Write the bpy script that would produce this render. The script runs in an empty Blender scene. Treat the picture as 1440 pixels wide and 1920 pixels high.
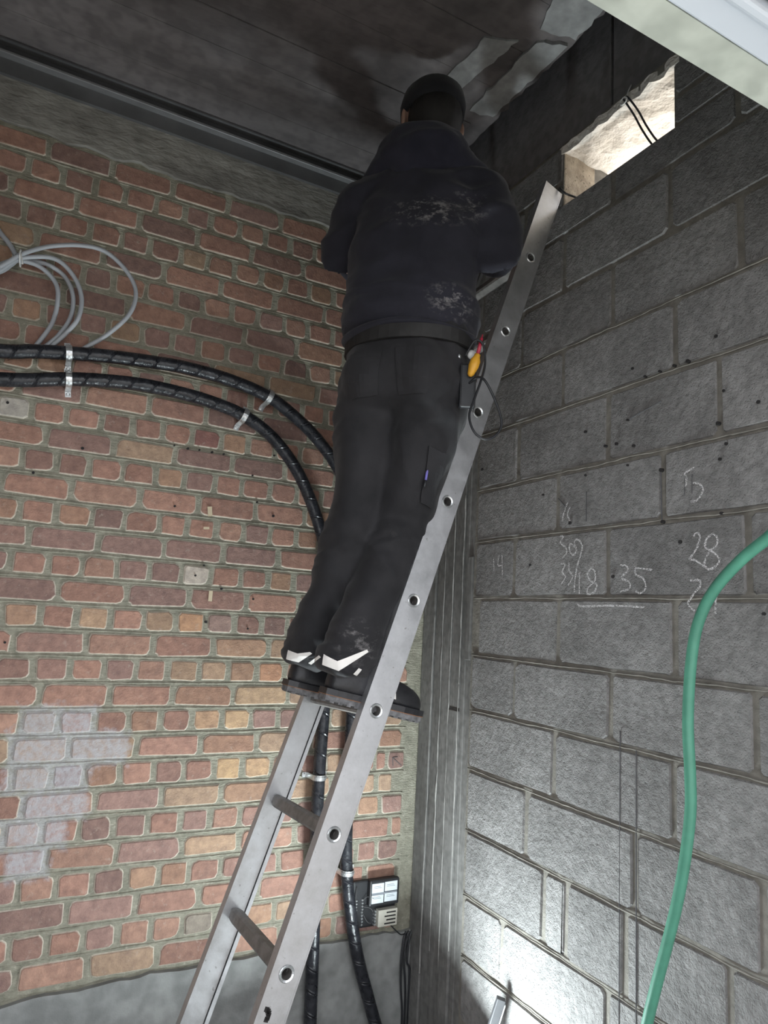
import bpy, bmesh, math, random
from math import sin, cos, pi, radians
from mathutils import Vector, Matrix, noise
random.seed(7)
SC = bpy.context.scene
COL = SC.collection
V = Vector

# ------------------------------------------------------------------ camera
CAM_POS = V((-1.4872, -2.4496, 1.5244))
YAW, PITCH, ROLL, FPX = 0.479879, 0.149814, 0.055062, 1311.92
_f = V((sin(YAW)*cos(PITCH), cos(YAW)*cos(PITCH), sin(PITCH)))
_r = V((cos(YAW), -sin(YAW), 0)); _u = _r.cross(_f)
CR = cos(ROLL)*_r + sin(ROLL)*_u
CU = -sin(ROLL)*_r + cos(ROLL)*_u
cd = bpy.data.cameras.new('camera'); cam = bpy.data.objects.new('camera', cd); COL.objects.link(cam)
cd.sensor_fit = 'HORIZONTAL'; cd.sensor_width = 36.0; cd.lens = 36.0*FPX/1440.0
cd.clip_start = 0.02; cd.clip_end = 200
cam.matrix_world = Matrix(((CR.x, CU.x, -_f.x, CAM_POS.x), (CR.y, CU.y, -_f.y, CAM_POS.y),
                           (CR.z, CU.z, -_f.z, CAM_POS.z), (0, 0, 0, 1)))
SC.camera = cam

# ------------------------------------------------------------------ sky and exposure
SKY_STRENGTH = 0.42
LED_STRENGTH = 62.0
w = bpy.data.worlds.new('overcast_sky'); SC.world = w; w.use_nodes = True
bg = w.node_tree.nodes['Background']
bg.inputs[0].default_value = (0.93, 0.95, 1.0, 1); bg.inputs[1].default_value = SKY_STRENGTH
sd = bpy.data.lights.new('sun', 'SUN'); sd.energy = 3.5; sd.angle = 0.05; sd.color = (1.0, 0.95, 0.88)
sun = bpy.data.objects.new('sun', sd); COL.objects.link(sun)      # stands behind the building, added to light the unseen bounce ground
sun.rotation_euler = V((-.5, -.4, -.77)).to_track_quat('-Z', 'Y').to_euler()
SC.view_settings.view_transform = 'Standard'
SC.view_settings.look = 'None'
SC.view_settings.exposure = 2.55
SC.view_settings.gamma = 1.0
SC.view_settings.use_curve_mapping = False
SC.cycles.use_denoising = True
SC.cycles.max_bounces = 4
SC.cycles.diffuse_bounces = 3
SC.cycles.glossy_bounces = 2
SC.cycles.use_adaptive_sampling = True
SC.cycles.adaptive_threshold = 0.035

# ------------------------------------------------------------------ helpers: objects
def tag(o, label=None, cat=None, group=None, kind=None):
    if label: o['label'] = label
    if cat: o['category'] = cat
    if group: o['group'] = group
    if kind: o['kind'] = kind
    return o

def link(name, me, mat=None, parent=None):
    o = bpy.data.objects.new(name, me); COL.objects.link(o)
    if mat is not None and not me.materials: me.materials.append(mat)
    if parent is not None:
        o.parent = parent
        o.matrix_parent_inverse = Matrix.Translation(-V(WLOC.get(parent.name, (0, 0, 0))))
    return o
WLOC = {}
def thing(name, loc, label, cat, group=None):
    o = bpy.data.objects.new(name, None); COL.objects.link(o)
    o.empty_display_size = 0.1; o.location = loc; WLOC[o.name] = tuple(loc)
    return tag(o, label, cat, group)

def mesh(name, verts, faces, smooth=False):
    me = bpy.data.meshes.new(name); me.from_pydata([tuple(v) for v in verts], [], faces); me.update()
    if smooth:
        for p in me.polygons: p.use_smooth = True
    return me

def bm_mesh(name, bm, smooth=False):
    bmesh.ops.recalc_face_normals(bm, faces=bm.faces)
    me = bpy.data.meshes.new(name); bm.to_mesh(me); bm.free()
    if smooth:
        for p in me.polygons: p.use_smooth = True
    return me

def add_box(bm, a, b):
    x0, y0, z0 = a; x1, y1, z1 = b
    vs = [bm.verts.new(c) for c in ((x0,y0,z0),(x1,y0,z0),(x1,y1,z0),(x0,y1,z0),(x0,y0,z1),(x1,y0,z1),(x1,y1,z1),(x0,y1,z1))]
    for f in ((0,3,2,1),(4,5,6,7),(0,1,5,4),(1,2,6,5),(2,3,7,6),(3,0,4,7)): bm.faces.new([vs[i] for i in f])
    return vs

def obox(bm, o, ax, ay, az, a, b):           # box in an oriented frame
    vs = add_box(bm, a, b)
    for v in vs:
        c = v.co.copy(); v.co = o + ax*c.x + ay*c.y + az*c.z
    return vs

def boxes(name, lst, mat, parent=None, bevel=0):
    bm = bmesh.new()
    for a, b in lst: add_box(bm, a, b)
    o = link(name, bm_mesh(name, bm), mat, parent)
    if bevel: bev(o, bevel)
    return o

def bev(o, width, seg=2):
    m = o.modifiers.new('bevel', 'BEVEL'); m.width = width; m.segments = seg; m.limit_method = 'ANGLE'
    return o

def catmull(pts, n=8):
    P = [V(p) for p in pts]; P = [2*P[0]-P[1]] + P + [2*P[-1]-P[-2]]
    out = []
    for i in range(1, len(P)-2):
        a, b, c, d = P[i-1:i+3]
        for k in range(n):
            t = k/n
            out.append(0.5*((2*b) + (c-a)*t + (2*a-5*b+4*c-d)*t*t + (3*b-3*c+d-a)*t**3))
    out.append(P[-2]); return out

def tube_mesh(name, pts, r, seg=12, smooth=True, up=V((0, 1, 0.02))):
    """closed tube with uv: u = metres along, v = turn"""
    P = [V(p) for p in pts]; n = len(P)
    rr = r if isinstance(r, (list, tuple)) else [r]*n
    verts, faces, uvs = [], [], []
    L = 0; frame = None
    for i, p in enumerate(P):
        t = (P[min(i+1, n-1)] - P[max(i-1, 0)]).normalized()
        if frame is None:
            a = up.cross(t)
            if a.length < 1e-3: a = V((1, 0, 0)).cross(t)
            a.normalize()
        else:
            a = frame - t*frame.dot(t); a.normalize()
        frame = a; b = t.cross(a)
        if i: L += (p-P[i-1]).length
        for k in range(seg):
            q = 2*pi*k/seg
            verts.append(p + (a*cos(q)+b*sin(q))*rr[i]); uvs.append((L, k/seg))
    fuv = []
    for i in range(n-1):
        for k in range(seg):
            k2 = (k+1) % seg
            faces.append((i*seg+k, i*seg+k2, (i+1)*seg+k2, (i+1)*seg+k))
            v1 = (k+1)/seg
            fuv.append([(uvs[i*seg][0], k/seg), (uvs[i*seg][0], v1), (uvs[(i+1)*seg][0], v1), (uvs[(i+1)*seg][0], k/seg)])
    faces.append(tuple(reversed(range(seg)))); fuv.append([(0, 0)]*seg)
    faces.append(tuple(range((n-1)*seg, n*seg))); fuv.append([(L, 0)]*seg)
    me = mesh(name, verts, faces, smooth)
    ul = me.uv_layers.new(name='UVMap'); li = 0
    for f in fuv:
        for c in f: ul.data[li].uv = c; li += 1
    return me

def tube(name, pts, r, mat, parent=None, seg=12, n=8):
    return link(name, tube_mesh(name, catmull(pts, n) if n else pts, r, seg), mat, parent)

def disc_stack(bm, c, ax, prof, seg=14):      # lathe: prof list of (offset along ax, radius)
    ax = ax.normalized(); a = ax.orthogonal().normalized(); b = ax.cross(a)
    rings = []
    for o, r in prof:
        rings.append([bm.verts.new(c + ax*o + (a*cos(2*pi*k/seg)+b*sin(2*pi*k/seg))*max(r, 1e-5)) for k in range(seg)])
    for i in range(len(rings)-1):
        for k in range(seg):
            bm.faces.new((rings[i][k], rings[i][(k+1) % seg], rings[i+1][(k+1) % seg], rings[i+1][k]))
    bm.faces.new(list(reversed(rings[0]))); bm.faces.new(rings[-1])

# ------------------------------------------------------------------ helpers: materials
class NT:
    def __init__(s, name):
        s.m = bpy.data.materials.new(name); s.m.use_nodes = True
        s.n = s.m.node_tree.nodes; s.l = s.m.node_tree.links; s.b = s.n['Principled BSDF']
        s._pos = None
    def new(s, t, **kw):
        x = s.n.new(t)
        for k, v in kw.items(): setattr(x, k, v)
        return x
    def put(s, sock, v):
        if isinstance(v, bpy.types.NodeSocket): s.l.new(v, sock)
        else:
            if isinstance(v, (tuple, list)) and len(v) == 3 and sock.type == 'RGBA': v = tuple(v)+(1,)
            sock.default_value = v
    def pos(s):
        if s._pos is None: s._pos = s.new('ShaderNodeNewGeometry').outputs['Position']
        return s._pos
    def math(s, op, a, b=0.0, clamp=False):
        x = s.new('ShaderNodeMath', operation=op, use_clamp=clamp); s.put(x.inputs[0], a); s.put(x.inputs[1], b); return x.outputs[0]
    def mapping(s, vec, scale=(1, 1, 1), rot=(0, 0, 0), loc=(0, 0, 0)):
        x = s.new('ShaderNodeMapping'); s.l.new(vec, x.inputs[0]); x.inputs['Scale'].default_value = scale
        x.inputs['Rotation'].default_value = rot; x.inputs['Location'].default_value = loc; return x.outputs[0]
    def noise(s, scale, detail=4, rough=0.55, vec=None, dist=0.0):
        x = s.new('ShaderNodeTexNoise'); s.l.new(vec or s.pos(), x.inputs['Vector'])
        x.inputs['Scale'].default_value = scale; x.inputs['Detail'].default_value = detail
        x.inputs['Roughness'].default_value = rough; x.inputs['Distortion'].default_value = dist
        return x.outputs['Fac']
    def voro(s, scale, vec=None, feature='F1'):
        x = s.new('ShaderNodeTexVoronoi', feature=feature); s.l.new(vec or s.pos(), x.inputs['Vector'])
        x.inputs['Scale'].default_value = scale; return x.outputs['Distance']
    def ramp(s, fac, stops):
        x = s.new('ShaderNodeValToRGB'); s.l.new(fac, x.inputs[0]); e = x.color_ramp.elements
        while len(e) < len(stops): e.new(0.5)
        for el, (p, c) in zip(e, stops):
            el.position = p; el.color = (c, c, c, 1) if not isinstance(c, (tuple, list)) else tuple(c)+(1,)
        return x.outputs[0]
    def mix(s, fac, a, b, mode='MIX'):
        x = s.new('ShaderNodeMix', data_type='RGBA', blend_type=mode)
        s.put(x.inputs[0], fac); s.put(x.inputs[6], a); s.put(x.inputs[7], b); return x.outputs[2]
    def bump(s, h, strength=0.3, dist=0.01):
        x = s.new('ShaderNodeBump'); s.l.new(h, x.inputs['Height']); x.inputs['Strength'].default_value = strength
        x.inputs['Distance'].default_value = dist; s.l.new(x.outputs[0], s.b.inputs['Normal']); return x
    def set(s, col=None, rough=None, metal=None, **kw):
        if col is not None: s.put(s.b.inputs['Base Color'], col)
        if rough is not None: s.put(s.b.inputs['Roughness'], rough)
        if metal is not None: s.put(s.b.inputs['Metallic'], metal)
        for k, v in kw.items(): s.put(s.b.inputs[k], v)
        return s.m
    def sep(s, vec=None):
        x = s.new('ShaderNodeSeparateXYZ'); s.l.new(vec or s.pos(), x.inputs[0]); return x.outputs

def simple(name, col, rough=0.5, metal=0.0, var=0.15, nscale=30, bump=0.0, bscale=200, spec=0.5):
    t = NT(name); n = t.noise(nscale)
    c = t.mix(t.ramp(n, [(0.3, 0.0), (0.7, 1.0)]), tuple(x*(1-var) for x in col), tuple(min(1, x*(1+var)) for x in col))
    t.set(c, rough, metal); t.b.inputs['Specular IOR Level'].default_value = spec
    if bump: t.bump(t.noise(bscale, 3), bump, 0.003)
    return t.m

def paint_mask(t):
    """old white distemper daubed over some of the bricks"""
    x, _, z = t.sep()
    nz = t.math('MULTIPLY', t.math('SUBTRACT', t.noise(22, 3, 0.7), 0.5), 0.09)
    best = None
    for cx, cz, hx, hz in ((-1.31, 1.147, .10, .04), (-1.27, 1.066, .165, .04), (-1.325, .988, .10, .042), (-1.325, .905, .115, .042), (-1.35, .83, .085, .045), (-1.35, .745, .045, .04)):
        d = t.math('MAXIMUM', t.math('SUBTRACT', t.math('ABSOLUTE', t.math('SUBTRACT', x, cx)), hx),
                   t.math('SUBTRACT', t.math('ABSOLUTE', t.math('SUBTRACT', z, cz)), hz))
        best = d if best is None else t.math('MINIMUM', best, d)
    d = t.math('ADD', best, nz)
    m = t.ramp(t.math('MULTIPLY_ADD', d, -22.0), [(0.0, 0.0), (0.55, 0.85)])
    return t.math('MULTIPLY', m, t.ramp(t.noise(60, 2, 0.7), [(0.30, 0.40), (0.62, 0.95)]))

def brick_material(name, from_object, painted=False):
    t = NT(name)
    if from_object:
        tint = t.new('ShaderNodeObjectInfo').outputs['Color']
    else:
        tint = t.new('ShaderNodeAttribute', attribute_name='tint').outputs['Color']
    rim = t.new('ShaderNodeAttribute', attribute_name='rim').outputs['Fac']
    n1 = t.noise(38, 4, 0.65)
    c = t.mix(t.ramp(n1, [(0.25, 0.0), (0.75, 1.0)]), t.mix(1.0, tint, (0.66, 0.62, 0.62), 'MULTIPLY'), t.mix(1.0, tint, (1.22, 1.18, 1.12), 'MULTIPLY'))
    soot = t.ramp(t.noise(14, 3, 0.7), [(0.55, 0.0), (0.72, 0.55)])
    c = t.mix(soot, c, t.mix(0.5, c, (0.17, 0.125, 0.115)))
    lime = t.ramp(t.noise(55, 3, 0.7), [(0.60, 0.0), (0.78, 0.6)])
    c = t.mix(lime, c, (0.46, 0.38, 0.32))
    rr = t.math('MULTIPLY', t.ramp(rim, [(0.12, 0.0), (0.55, 1.0)]), t.ramp(n1, [(0.30, 0.45), (0.58, 1.0)]))
    c = t.mix(rr, c, (0.56, 0.51, 0.43))
    if painted: c = t.mix(paint_mask(t), c, (0.45, 0.45, 0.475))
    t.set(c, t.ramp(n1, [(0.3, 0.75), (0.7, 0.95)])); t.b.inputs['Specular IOR Level'].default_value = 0.25
    h = t.noise(100, 3, 0.75)
    t.bump(h, 0.6, 0.006)
    return t.m

def mortar_material():
    t = NT('lime_mortar'); n = t.noise(26, 3, 0.65)
    c = t.mix(t.ramp(n, [(0.3, 0.0), (0.7, 1.0)]), (0.215, 0.21, 0.165), (0.37, 0.355, 0.285))
    c = t.mix(t.ramp(t.noise(70, 2, 0.6), [(0.58, 0.0), (0.75, 0.7)]), c, (0.47, 0.43, 0.35))
    c = t.mix(paint_mask(t), c, (0.48, 0.48, 0.49))
    t.set(c, 0.92); t.b.inputs['Specular IOR Level'].default_value = 0.2
    v = t.mapping(t.pos(), (1, 1, 4.0))
    t.bump(t.noise(40, 3, 0.75, v), 0.8, 0.010)
    return t.m

def concrete(name, dark, light, scale=3, bump=0.4, bdist=0.006, fine=160, stretch=(1, 1, 1), rough=0.9, pits=0.0, per_object=0.0):
    t = NT(name); v = t.mapping(t.pos(), stretch)
    n = t.noise(scale, 4, 0.65, v)
    c = t.mix(t.ramp(n, [(0.28, 0.0), (0.72, 1.0)]), dark, light)
    c = t.mix(t.ramp(t.noise(fine*0.35, 1), [(0.35, 0.35), (0.6, 0.0)]), c, tuple(x*0.55 for x in dark))
    if per_object:
        rnd = t.new('ShaderNodeObjectInfo').outputs['Random']
        c = t.mix(1.0, c, t.ramp(rnd, [(0.0, 1-per_object), (1.0, 1+per_object)]), 'MULTIPLY')
    t.set(c, rough); t.b.inputs['Specular IOR Level'].default_value = 0.3
    h = t.noise(fine*0.45, 3, 0.75, v)
    if pits:
        pv = t.ramp(t.voro(fine*0.9), [(0.08, 0.0), (0.24, 1.0)])
        pit = t.math('MULTIPLY', pv, pits); h = t.math('ADD', h, pit)
    t.bump(h, bump, bdist)
    return t.m

MAT = {}
MAT['brick'] = brick_material('fired_clay_brick', True)
MAT['brick_painted'] = brick_material('fired_clay_brick_with_old_distemper', True, True)
MAT['brick_field'] = brick_material('fired_clay_brick_far', False)
MAT['mortar'] = mortar_material()
MAT['block'] = concrete('concrete_block_face', (0.165, 0.16, 0.155), (0.275, 0.268, 0.262), 5, 0.5, 0.012, 120, pits=0.9, per_object=0.10)
MAT['block_joint'] = concrete('block_mortar', (0.17, 0.158, 0.138), (0.26, 0.243, 0.212), 9, 0.5, 0.006, 90)
MAT['column'] = concrete('board_marked_concrete', (0.12, 0.117, 0.110), (0.25, 0.245, 0.235), 7, 0.6, 0.006, 110, (1, 1, 0.22))
MAT['arris'] = concrete('worn_arris', (0.30, 0.29, 0.27), (0.45, 0.44, 0.42), 30, 0.4, 0.003, 140)
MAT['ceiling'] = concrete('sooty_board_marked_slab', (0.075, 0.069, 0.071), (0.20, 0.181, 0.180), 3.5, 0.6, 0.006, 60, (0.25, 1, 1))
MAT['patch'] = concrete('grey_plaster_patch', (0.24, 0.245, 0.245), (0.40, 0.405, 0.405), 11, 0.5, 0.006, 70)
MAT['beam'] = concrete('dark_beam_concrete', (0.21, 0.20, 0.205), (0.28, 0.27, 0.275), 4, 0.3, 0.004, 90)
MAT['plaster'] = concrete('rough_plaster_band', (0.17, 0.16, 0.145), (0.33, 0.32, 0.29), 9, 0.8, 0.012, 50, (0.5, 1, 1))
MAT['plinth'] = concrete('plinth_concrete', (0.20, 0.205, 0.20), (0.33, 0.335, 0.325), 6, 0.5, 0.006, 60)
MAT['floor'] = concrete('floor_screed', (0.22, 0.22, 0.21), (0.34, 0.335, 0.32), 2, 0.3, 0.004, 40)
MAT['ground'] = concrete('yard_concrete', (0.16, 0.16, 0.155), (0.23, 0.227, 0.222), 1.2, 0.3, 0.004, 30)
MAT['bounce_ground'] = concrete('bounce_ground', (0.66, 0.64, 0.60), (0.78, 0.76, 0.72), 1.2, 0.3, 0.004, 30)  # very pale so that it throws light up into the opening
MAT['render'] = concrete('painted_render', (0.30, 0.30, 0.29), (0.42, 0.42, 0.41), 3, 0.3, 0.004, 60)
MAT['lintel'] = concrete('pale_lintel_concrete', (0.50, 0.53, 0.46), (0.66, 0.68, 0.60), 7, 0.3, 0.003, 60)
MAT['reveal'] = concrete('chipped_white_reveal', (0.74, 0.69, 0.62), (0.93, 0.90, 0.85), 12, 0.9, 0.012, 45)
MAT['tanbrick'] = concrete('tan_reveal_brick', (0.33, 0.27, 0.20), (0.55, 0.47, 0.37), 22, 0.9, 0.008, 90, pits=0.6)
MAT['pvc'] = simple('white_door_head_profile', (0.72, 0.76, 0.82), 0.35, 0, 0.03, 4)
MAT['pvc_grey'] = simple('grey_door_head_seal', (0.42, 0.46, 0.52), 0.45, 0, 0.04, 4)
MAT['steel_dark'] = simple('painted_dark_steel', (0.085, 0.085, 0.09), 0.5, 0.3, 0.2, 8)
MAT['steel_grey'] = simple('dull_grey_steel', (0.12, 0.12, 0.122), 0.6, 0.3, 0.2, 8)
MAT['steel_edge'] = simple('worn_bright_steel', (0.30, 0.30, 0.305), 0.45, 0.6, 0.15, 14)
MAT['black_plastic'] = simple('black_plastic', (0.022, 0.023, 0.026), 0.4, 0, 0.2, 20)
MAT['grey_cable'] = simple('grey_pvc_sheath', (0.36, 0.38, 0.41), 0.45, 0, 0.08, 12)
MAT['white_plastic'] = simple('white_nylon', (0.74, 0.74, 0.72), 0.45, 0, 0.04, 20)
MAT['zinc'] = simple('zinc_plated_steel', (0.72, 0.74, 0.75), 0.32, 0.85, 0.12, 40)
MAT['hose'] = simple('green_rubber_hose', (0.085, 0.29, 0.20), 0.42, 0, 0.10, 25)
MAT['card'] = simple('white_label_card', (0.66, 0.71, 0.75), 0.6, 0, 0.04, 40)
MAT['ink'] = simple('grey_print', (0.22, 0.24, 0.27), 0.7, 0, 0.05, 40)
MAT['cream'] = simple('cream_terminal_plastic', (0.56, 0.54, 0.47), 0.5, 0, 0.06, 60)
MAT['hole'] = simple('drilled_hole_shadow', (0.02, 0.018, 0.018), 0.9, 0, 0.1, 20)  # near-black colour for the shade inside holes and slots
MAT['pencil'] = simple('pencil_line', (0.10, 0.10, 0.105), 0.9, 0, 0.1, 20)
MAT['tape'] = simple('beige_masking_tape', (0.60, 0.50, 0.35), 0.7, 0, 0.06, 40)

def alu():
    t = NT('brushed_aluminium')
    n = t.noise(18, 6, 0.7)
    spots = t.ramp(t.noise(75, 3, 0.6), [(0.66, 0.0), (0.74, 0.75)])
    c = t.mix(t.ramp(n, [(0.3, 0.0), (0.7, 1.0)]), (0.42, 0.425, 0.435), (0.58, 0.585, 0.60))
    c = t.mix(spots, c, (0.22, 0.21, 0.20))
    t.set(c, t.ramp(n, [(0.3, 0.34), (0.7, 0.52)]), t.ramp(spots, [(0.0, 0.85), (1.0, 0.2)]))
    t.bump(t.noise(240, 2), 0.06, 0.002)
    return t.m
MAT['alu'] = alu()
MAT['alu_rung'] = simple('grimy_rung_aluminium', (0.22, 0.21, 0.20), 0.5, 0.55, 0.25, 40, 0.15, 120)

def cable_black():
    t = NT('spiral_wrapped_black_conduit')
    uv = t.new('ShaderNodeUVMap').outputs[0]; u, v, _ = t.sep(uv)
    ph = t.math('FRACT', t.math('ADD', t.math('MULTIPLY', u, 14.0), v))
    ridge = t.ramp(ph, [(0.0, 1.0), (0.07, 0.15), (0.12, 0.55), (0.93, 0.6), (1.0, 1.0)])
    c = t.mix(t.ramp(t.noise(40, 4), [(0.4, 0.0), (0.7, 1.0)]), (0.012, 0.013, 0.017), (0.035, 0.037, 0.044))
    t.set(c, t.ramp(t.noise(60, 3), [(0.3, 0.22), (0.7, 0.42)]))
    t.bump(t.math('ADD', ridge, t.math('MULTIPLY', t.noise(35, 3), 0.8)), 0.7, 0.006)
    return t.m
MAT['conduit'] = cable_black()

def cloth(name, a, b, rough=0.85, weave=900, dust=()):
    t = NT(name)
    c = t.mix(t.ramp(t.noise(9, 5, 0.6), [(0.35, 0.0), (0.7, 1.0)]), a, b)
    for (p, rad, amt, sc) in dust:
        d = t.new('ShaderNodeVectorMath', operation='DISTANCE')
        mp = t.mapping(t.pos(), (1/rad[0], 1/rad[1], 1/rad[2])); t.l.new(mp, d.inputs[0])
        d.inputs[1].default_value = (p[0]/rad[0], p[1]/rad[1], p[2]/rad[2])
        near = t.ramp(d.outputs['Value'], [(0.35, 1.0), (1.0, 0.0)])
        k = t.math('MULTIPLY', near, t.ramp(t.noise(sc, 6, 0.72, t.mapping(t.pos(), (1, 1, 1.6))), [(0.52, 0.0), (0.66, 1.0)]))
        c = t.mix(t.math('MULTIPLY', k, amt), c, (0.42, 0.40, 0.40))
    t.set(c, rough); t.b.inputs['Specular IOR Level'].default_value = 0.3
    t.b.inputs['Sheen Weight'].default_value = 0.12
    t.bump(t.math('ADD', t.noise(weave, 2), t.math('MULTIPLY', t.noise(60, 4, 0.6), 1.5)), 0.25, 0.003)
    return t.m
MAT['jacket'] = cloth('navy_black_softshell', (0.016, 0.016, 0.024), (0.026, 0.026, 0.038), 0.8, 700,
    [((-.60, -.91, 2.63), (.16, .12, .055), .6, 38), ((-.53, -.95, 2.37), (.10, .08, .055), .6, 34), ((-.50, -.95, 2.66), (.07, .07, .06), .5, 30)])
MAT['hood'] = cloth('navy_fleece_hood', (0.017, 0.017, 0.028), (0.030, 0.030, 0.046), 0.95, 400)
MAT['trousers'] = cloth('black_work_twill', (0.013, 0.013, 0.015), (0.028, 0.027, 0.030), 0.72, 800,
    [((-.66, -.90, 1.76), (.10, .10, .05), .25, 26), ((-.70, -.86, 1.46), (.08, .08, .07), .35, 30)])
MAT['belt'] = simple('worn_black_leather_belt', (0.020, 0.019, 0.019), 0.55, 0, 0.35, 25, 0.2, 90)
MAT['hat'] = cloth('black_knitted_hat', (0.010, 0.010, 0.012), (0.018, 0.018, 0.021), 0.95, 300)
MAT['hair'] = simple('dark_hair', (0.012, 0.010, 0.009), 0.7, 0, 0.3, 80)
MAT['boot'] = simple('black_boot_leather', (0.018, 0.018, 0.021), 0.42, 0, 0.3, 30, 0.2, 120)
MAT['sole'] = simple('pale_dusty_boot_sole', (0.15, 0.15, 0.155), 0.8, 0, 0.5, 60, 0.4, 90)
MAT['welt'] = simple('orange_brown_welt_stitching', (0.30, 0.13, 0.05), 0.6, 0, 0.2, 60)
MAT['reflect'] = simple('silver_reflective_tape', (0.93, 0.90, 0.86), 0.45, 0, 0.03, 60)
MAT['skin'] = simple('skin', (0.42, 0.26, 0.20), 0.55, 0, 0.08, 40)
MAT['yellow'] = simple('yellow_tool_handle', (0.72, 0.36, 0.03), 0.4, 0, 0.1, 40)
MAT['red'] = simple('red_insulated_shaft', (0.45, 0.03, 0.06), 0.4, 0, 0.1, 40)
MAT['purple'] = simple('violet_pen_barrel', (0.16, 0.14, 0.45), 0.4, 0, 0.1, 40)

def chalk():
    t = NT('white_chalk')
    k = t.ramp(t.noise(330, 3, 0.7), [(0.42, 0.0), (0.56, 1.0)])
    tr = t.new('ShaderNodeBsdfTransparent'); mx = t.new('ShaderNodeMixShader')
    t.set((0.70, 0.68, 0.68), 0.95)
    t.l.new(k, mx.inputs[0]); t.l.new(tr.outputs[0], mx.inputs[1]); t.l.new(t.b.outputs[0], mx.inputs[2])
    t.l.new(mx.outputs[0], t.n['Material Output'].inputs[0])
    return t.m
MAT['chalk'] = chalk()

def led():
    t = NT('lit_led_panel'); t.set((0.9, 0.95, 1.0), 0.4)
    t.b.inputs['Emission Color'].default_value = (0.86, 0.97, 1.0, 1); t.b.inputs['Emission Strength'].default_value = LED_STRENGTH
    return t.m
MAT['led'] = led()

# ------------------------------------------------------------------ the setting
CEIL = 3.315
XL = -3.3          # left wall
YF = -1.758        # inner edge of the door head
OPEN_TOP = 2.450

tag(boxes('floor', [((XL-.2, -2.1, -.12), (.2, .25, 0.0))], MAT['floor']), kind='structure')
tag(boxes('yard_ground', [((-14, -16, -.20), (14, -2.1, -.02)), ((-14, -2.1, -.20), (XL-.2, 16, -.02))], MAT['ground']), kind='structure')
tag(boxes('unseen_bounce_ground', [((.2, -2.1, -.20), (14, 16, -.02))], MAT['bounce_ground']), kind='structure')  # unseen pale ground added to bounce light onto the opening's soffit

# back wall of brick: mortar slab that carries the bricks
wall_back = boxes('wall_back', [((XL-.2, 0, 0), (.22, .22, 3.70))], MAT['mortar'])
tag(wall_back, kind='structure')

HB, HJ, SJ = 0.08099, 0.1017, 0.2033
def zline(k):
    fix = {-6: -.004, -5: -.003, -4: .002, 9: -.002, 12: .002}
    return 1.27 - (k-5)*HB + fix.get(k, 0)
ROWS = {-7: [-1.542, -1.351, -1.145, -0.949, -0.751], -6: [-1.497, -1.396, -1.29, -1.188, -1.091, -0.99, -0.886, -0.787, -0.685],
 -5: [-1.449, -1.243, -1.041, -0.841, -0.638], -4: [-1.506, -1.407, -1.31, -1.205, -1.1, -1.002, -0.896, -0.795, -0.692, -0.585],
 -3: [-1.555, -1.356, -1.142, -0.945, -0.74, -0.547], -2: [-1.494, -1.392, -1.284, -1.183, -1.071, -0.978, -0.874, -0.775, -0.677, -0.577, -0.483],
 -1: [-1.461, -1.256, -1.045, -0.843, -0.639], 0: [-1.501, -1.395, -1.295, -1.19, -1.086, -0.98, -0.879, -0.773, -0.671, -0.571],
 1: [-1.357, -1.15, -0.947, -0.744, -0.546], 2: [-1.504, -1.401, -1.295, -1.191, -1.087, -0.983, -0.883, -0.782, -0.682, -0.583],
 3: [-1.465, -1.258, -1.05, -0.848, -0.649], 4: [-1.4, -1.297, -1.196, -1.098, -0.995, -0.888, -0.79, -0.688, -0.582],
 5: [-1.373, -1.17, -0.97, -0.766, -0.564], 6: [-1.415, -1.312, -1.206, -1.104, -1.003, -0.9, -0.798, -0.694, -0.595],
 7: [-1.432, -1.273, -1.069, -0.864, -0.666], 8: [-1.42, -1.314, -1.219, -1.113, -1.009, -0.911, -0.809, -0.712, -0.604],
 9: [-1.383, -1.178, -0.977, -0.776], 10: [-1.423, -1.321, -1.215, -1.115, -1.01, -0.908, -0.807, -0.706],
 11: [-1.3, -1.099, -0.896, -0.702], 12: [-1.367, -1.263, -1.161, -1.062, -0.96, -0.864, -0.758], 13: [-1.226, -1.024, -0.823],
 14: [-1.369, -1.269, -1.17, -1.07, -0.967, -0.87, -0.761], 15: [-1.345, -1.148, -0.942]}
TAIL = {7: [-.191], 8: [-.144], 9: [-.183, -.109], 10: [-.262, -.162], 11: [-.115], 12: [-.252, -.167], 13: [-.213]}
BRICK_END = -0.066
rb = random.Random(3)
PALETTE = [(0.344, 0.209, 0.169), (0.379, 0.228, 0.183), (0.311, 0.196, 0.166), (0.39, 0.235, 0.185), (0.284, 0.189, 0.167), (0.336, 0.22, 0.193), (0.403, 0.253, 0.198)]
WARM = [(0.387, 0.254, 0.181), (0.4, 0.284, 0.202), (0.365, 0.228, 0.168), (0.411, 0.299, 0.218)]
SPECIAL = {(0, -.934): (0.564, 0.514, 0.454), (-6, -1.55): (0.436, 0.421, 0.386), (2, -1.24): (0.464, 0.324, 0.224), (2, -.93): (0.493, 0.303, 0.193), (2, -.83): (0.35, 0.25, 0.22),
           (6, -.75): (0.546, 0.386, 0.246), (6, -.85): (0.485, 0.325, 0.215), (5, -.665): (0.466, 0.336, 0.226), (3, -.6): (0.52, 0.35, 0.23), (8, -.76): (0.546, 0.385, 0.235),
           (8, -.66): (0.522, 0.361, 0.231), (4, -.64): (0.457, 0.267, 0.177), (-6, -.938): (0.273, 0.148, 0.133), (0, -.985): (0.37, 0.159, 0.124), (14, -.82): (0.3, 0.269, 0.229)}
bricks = []                                    # (row, x0, x1, z0, z1, header)
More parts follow.
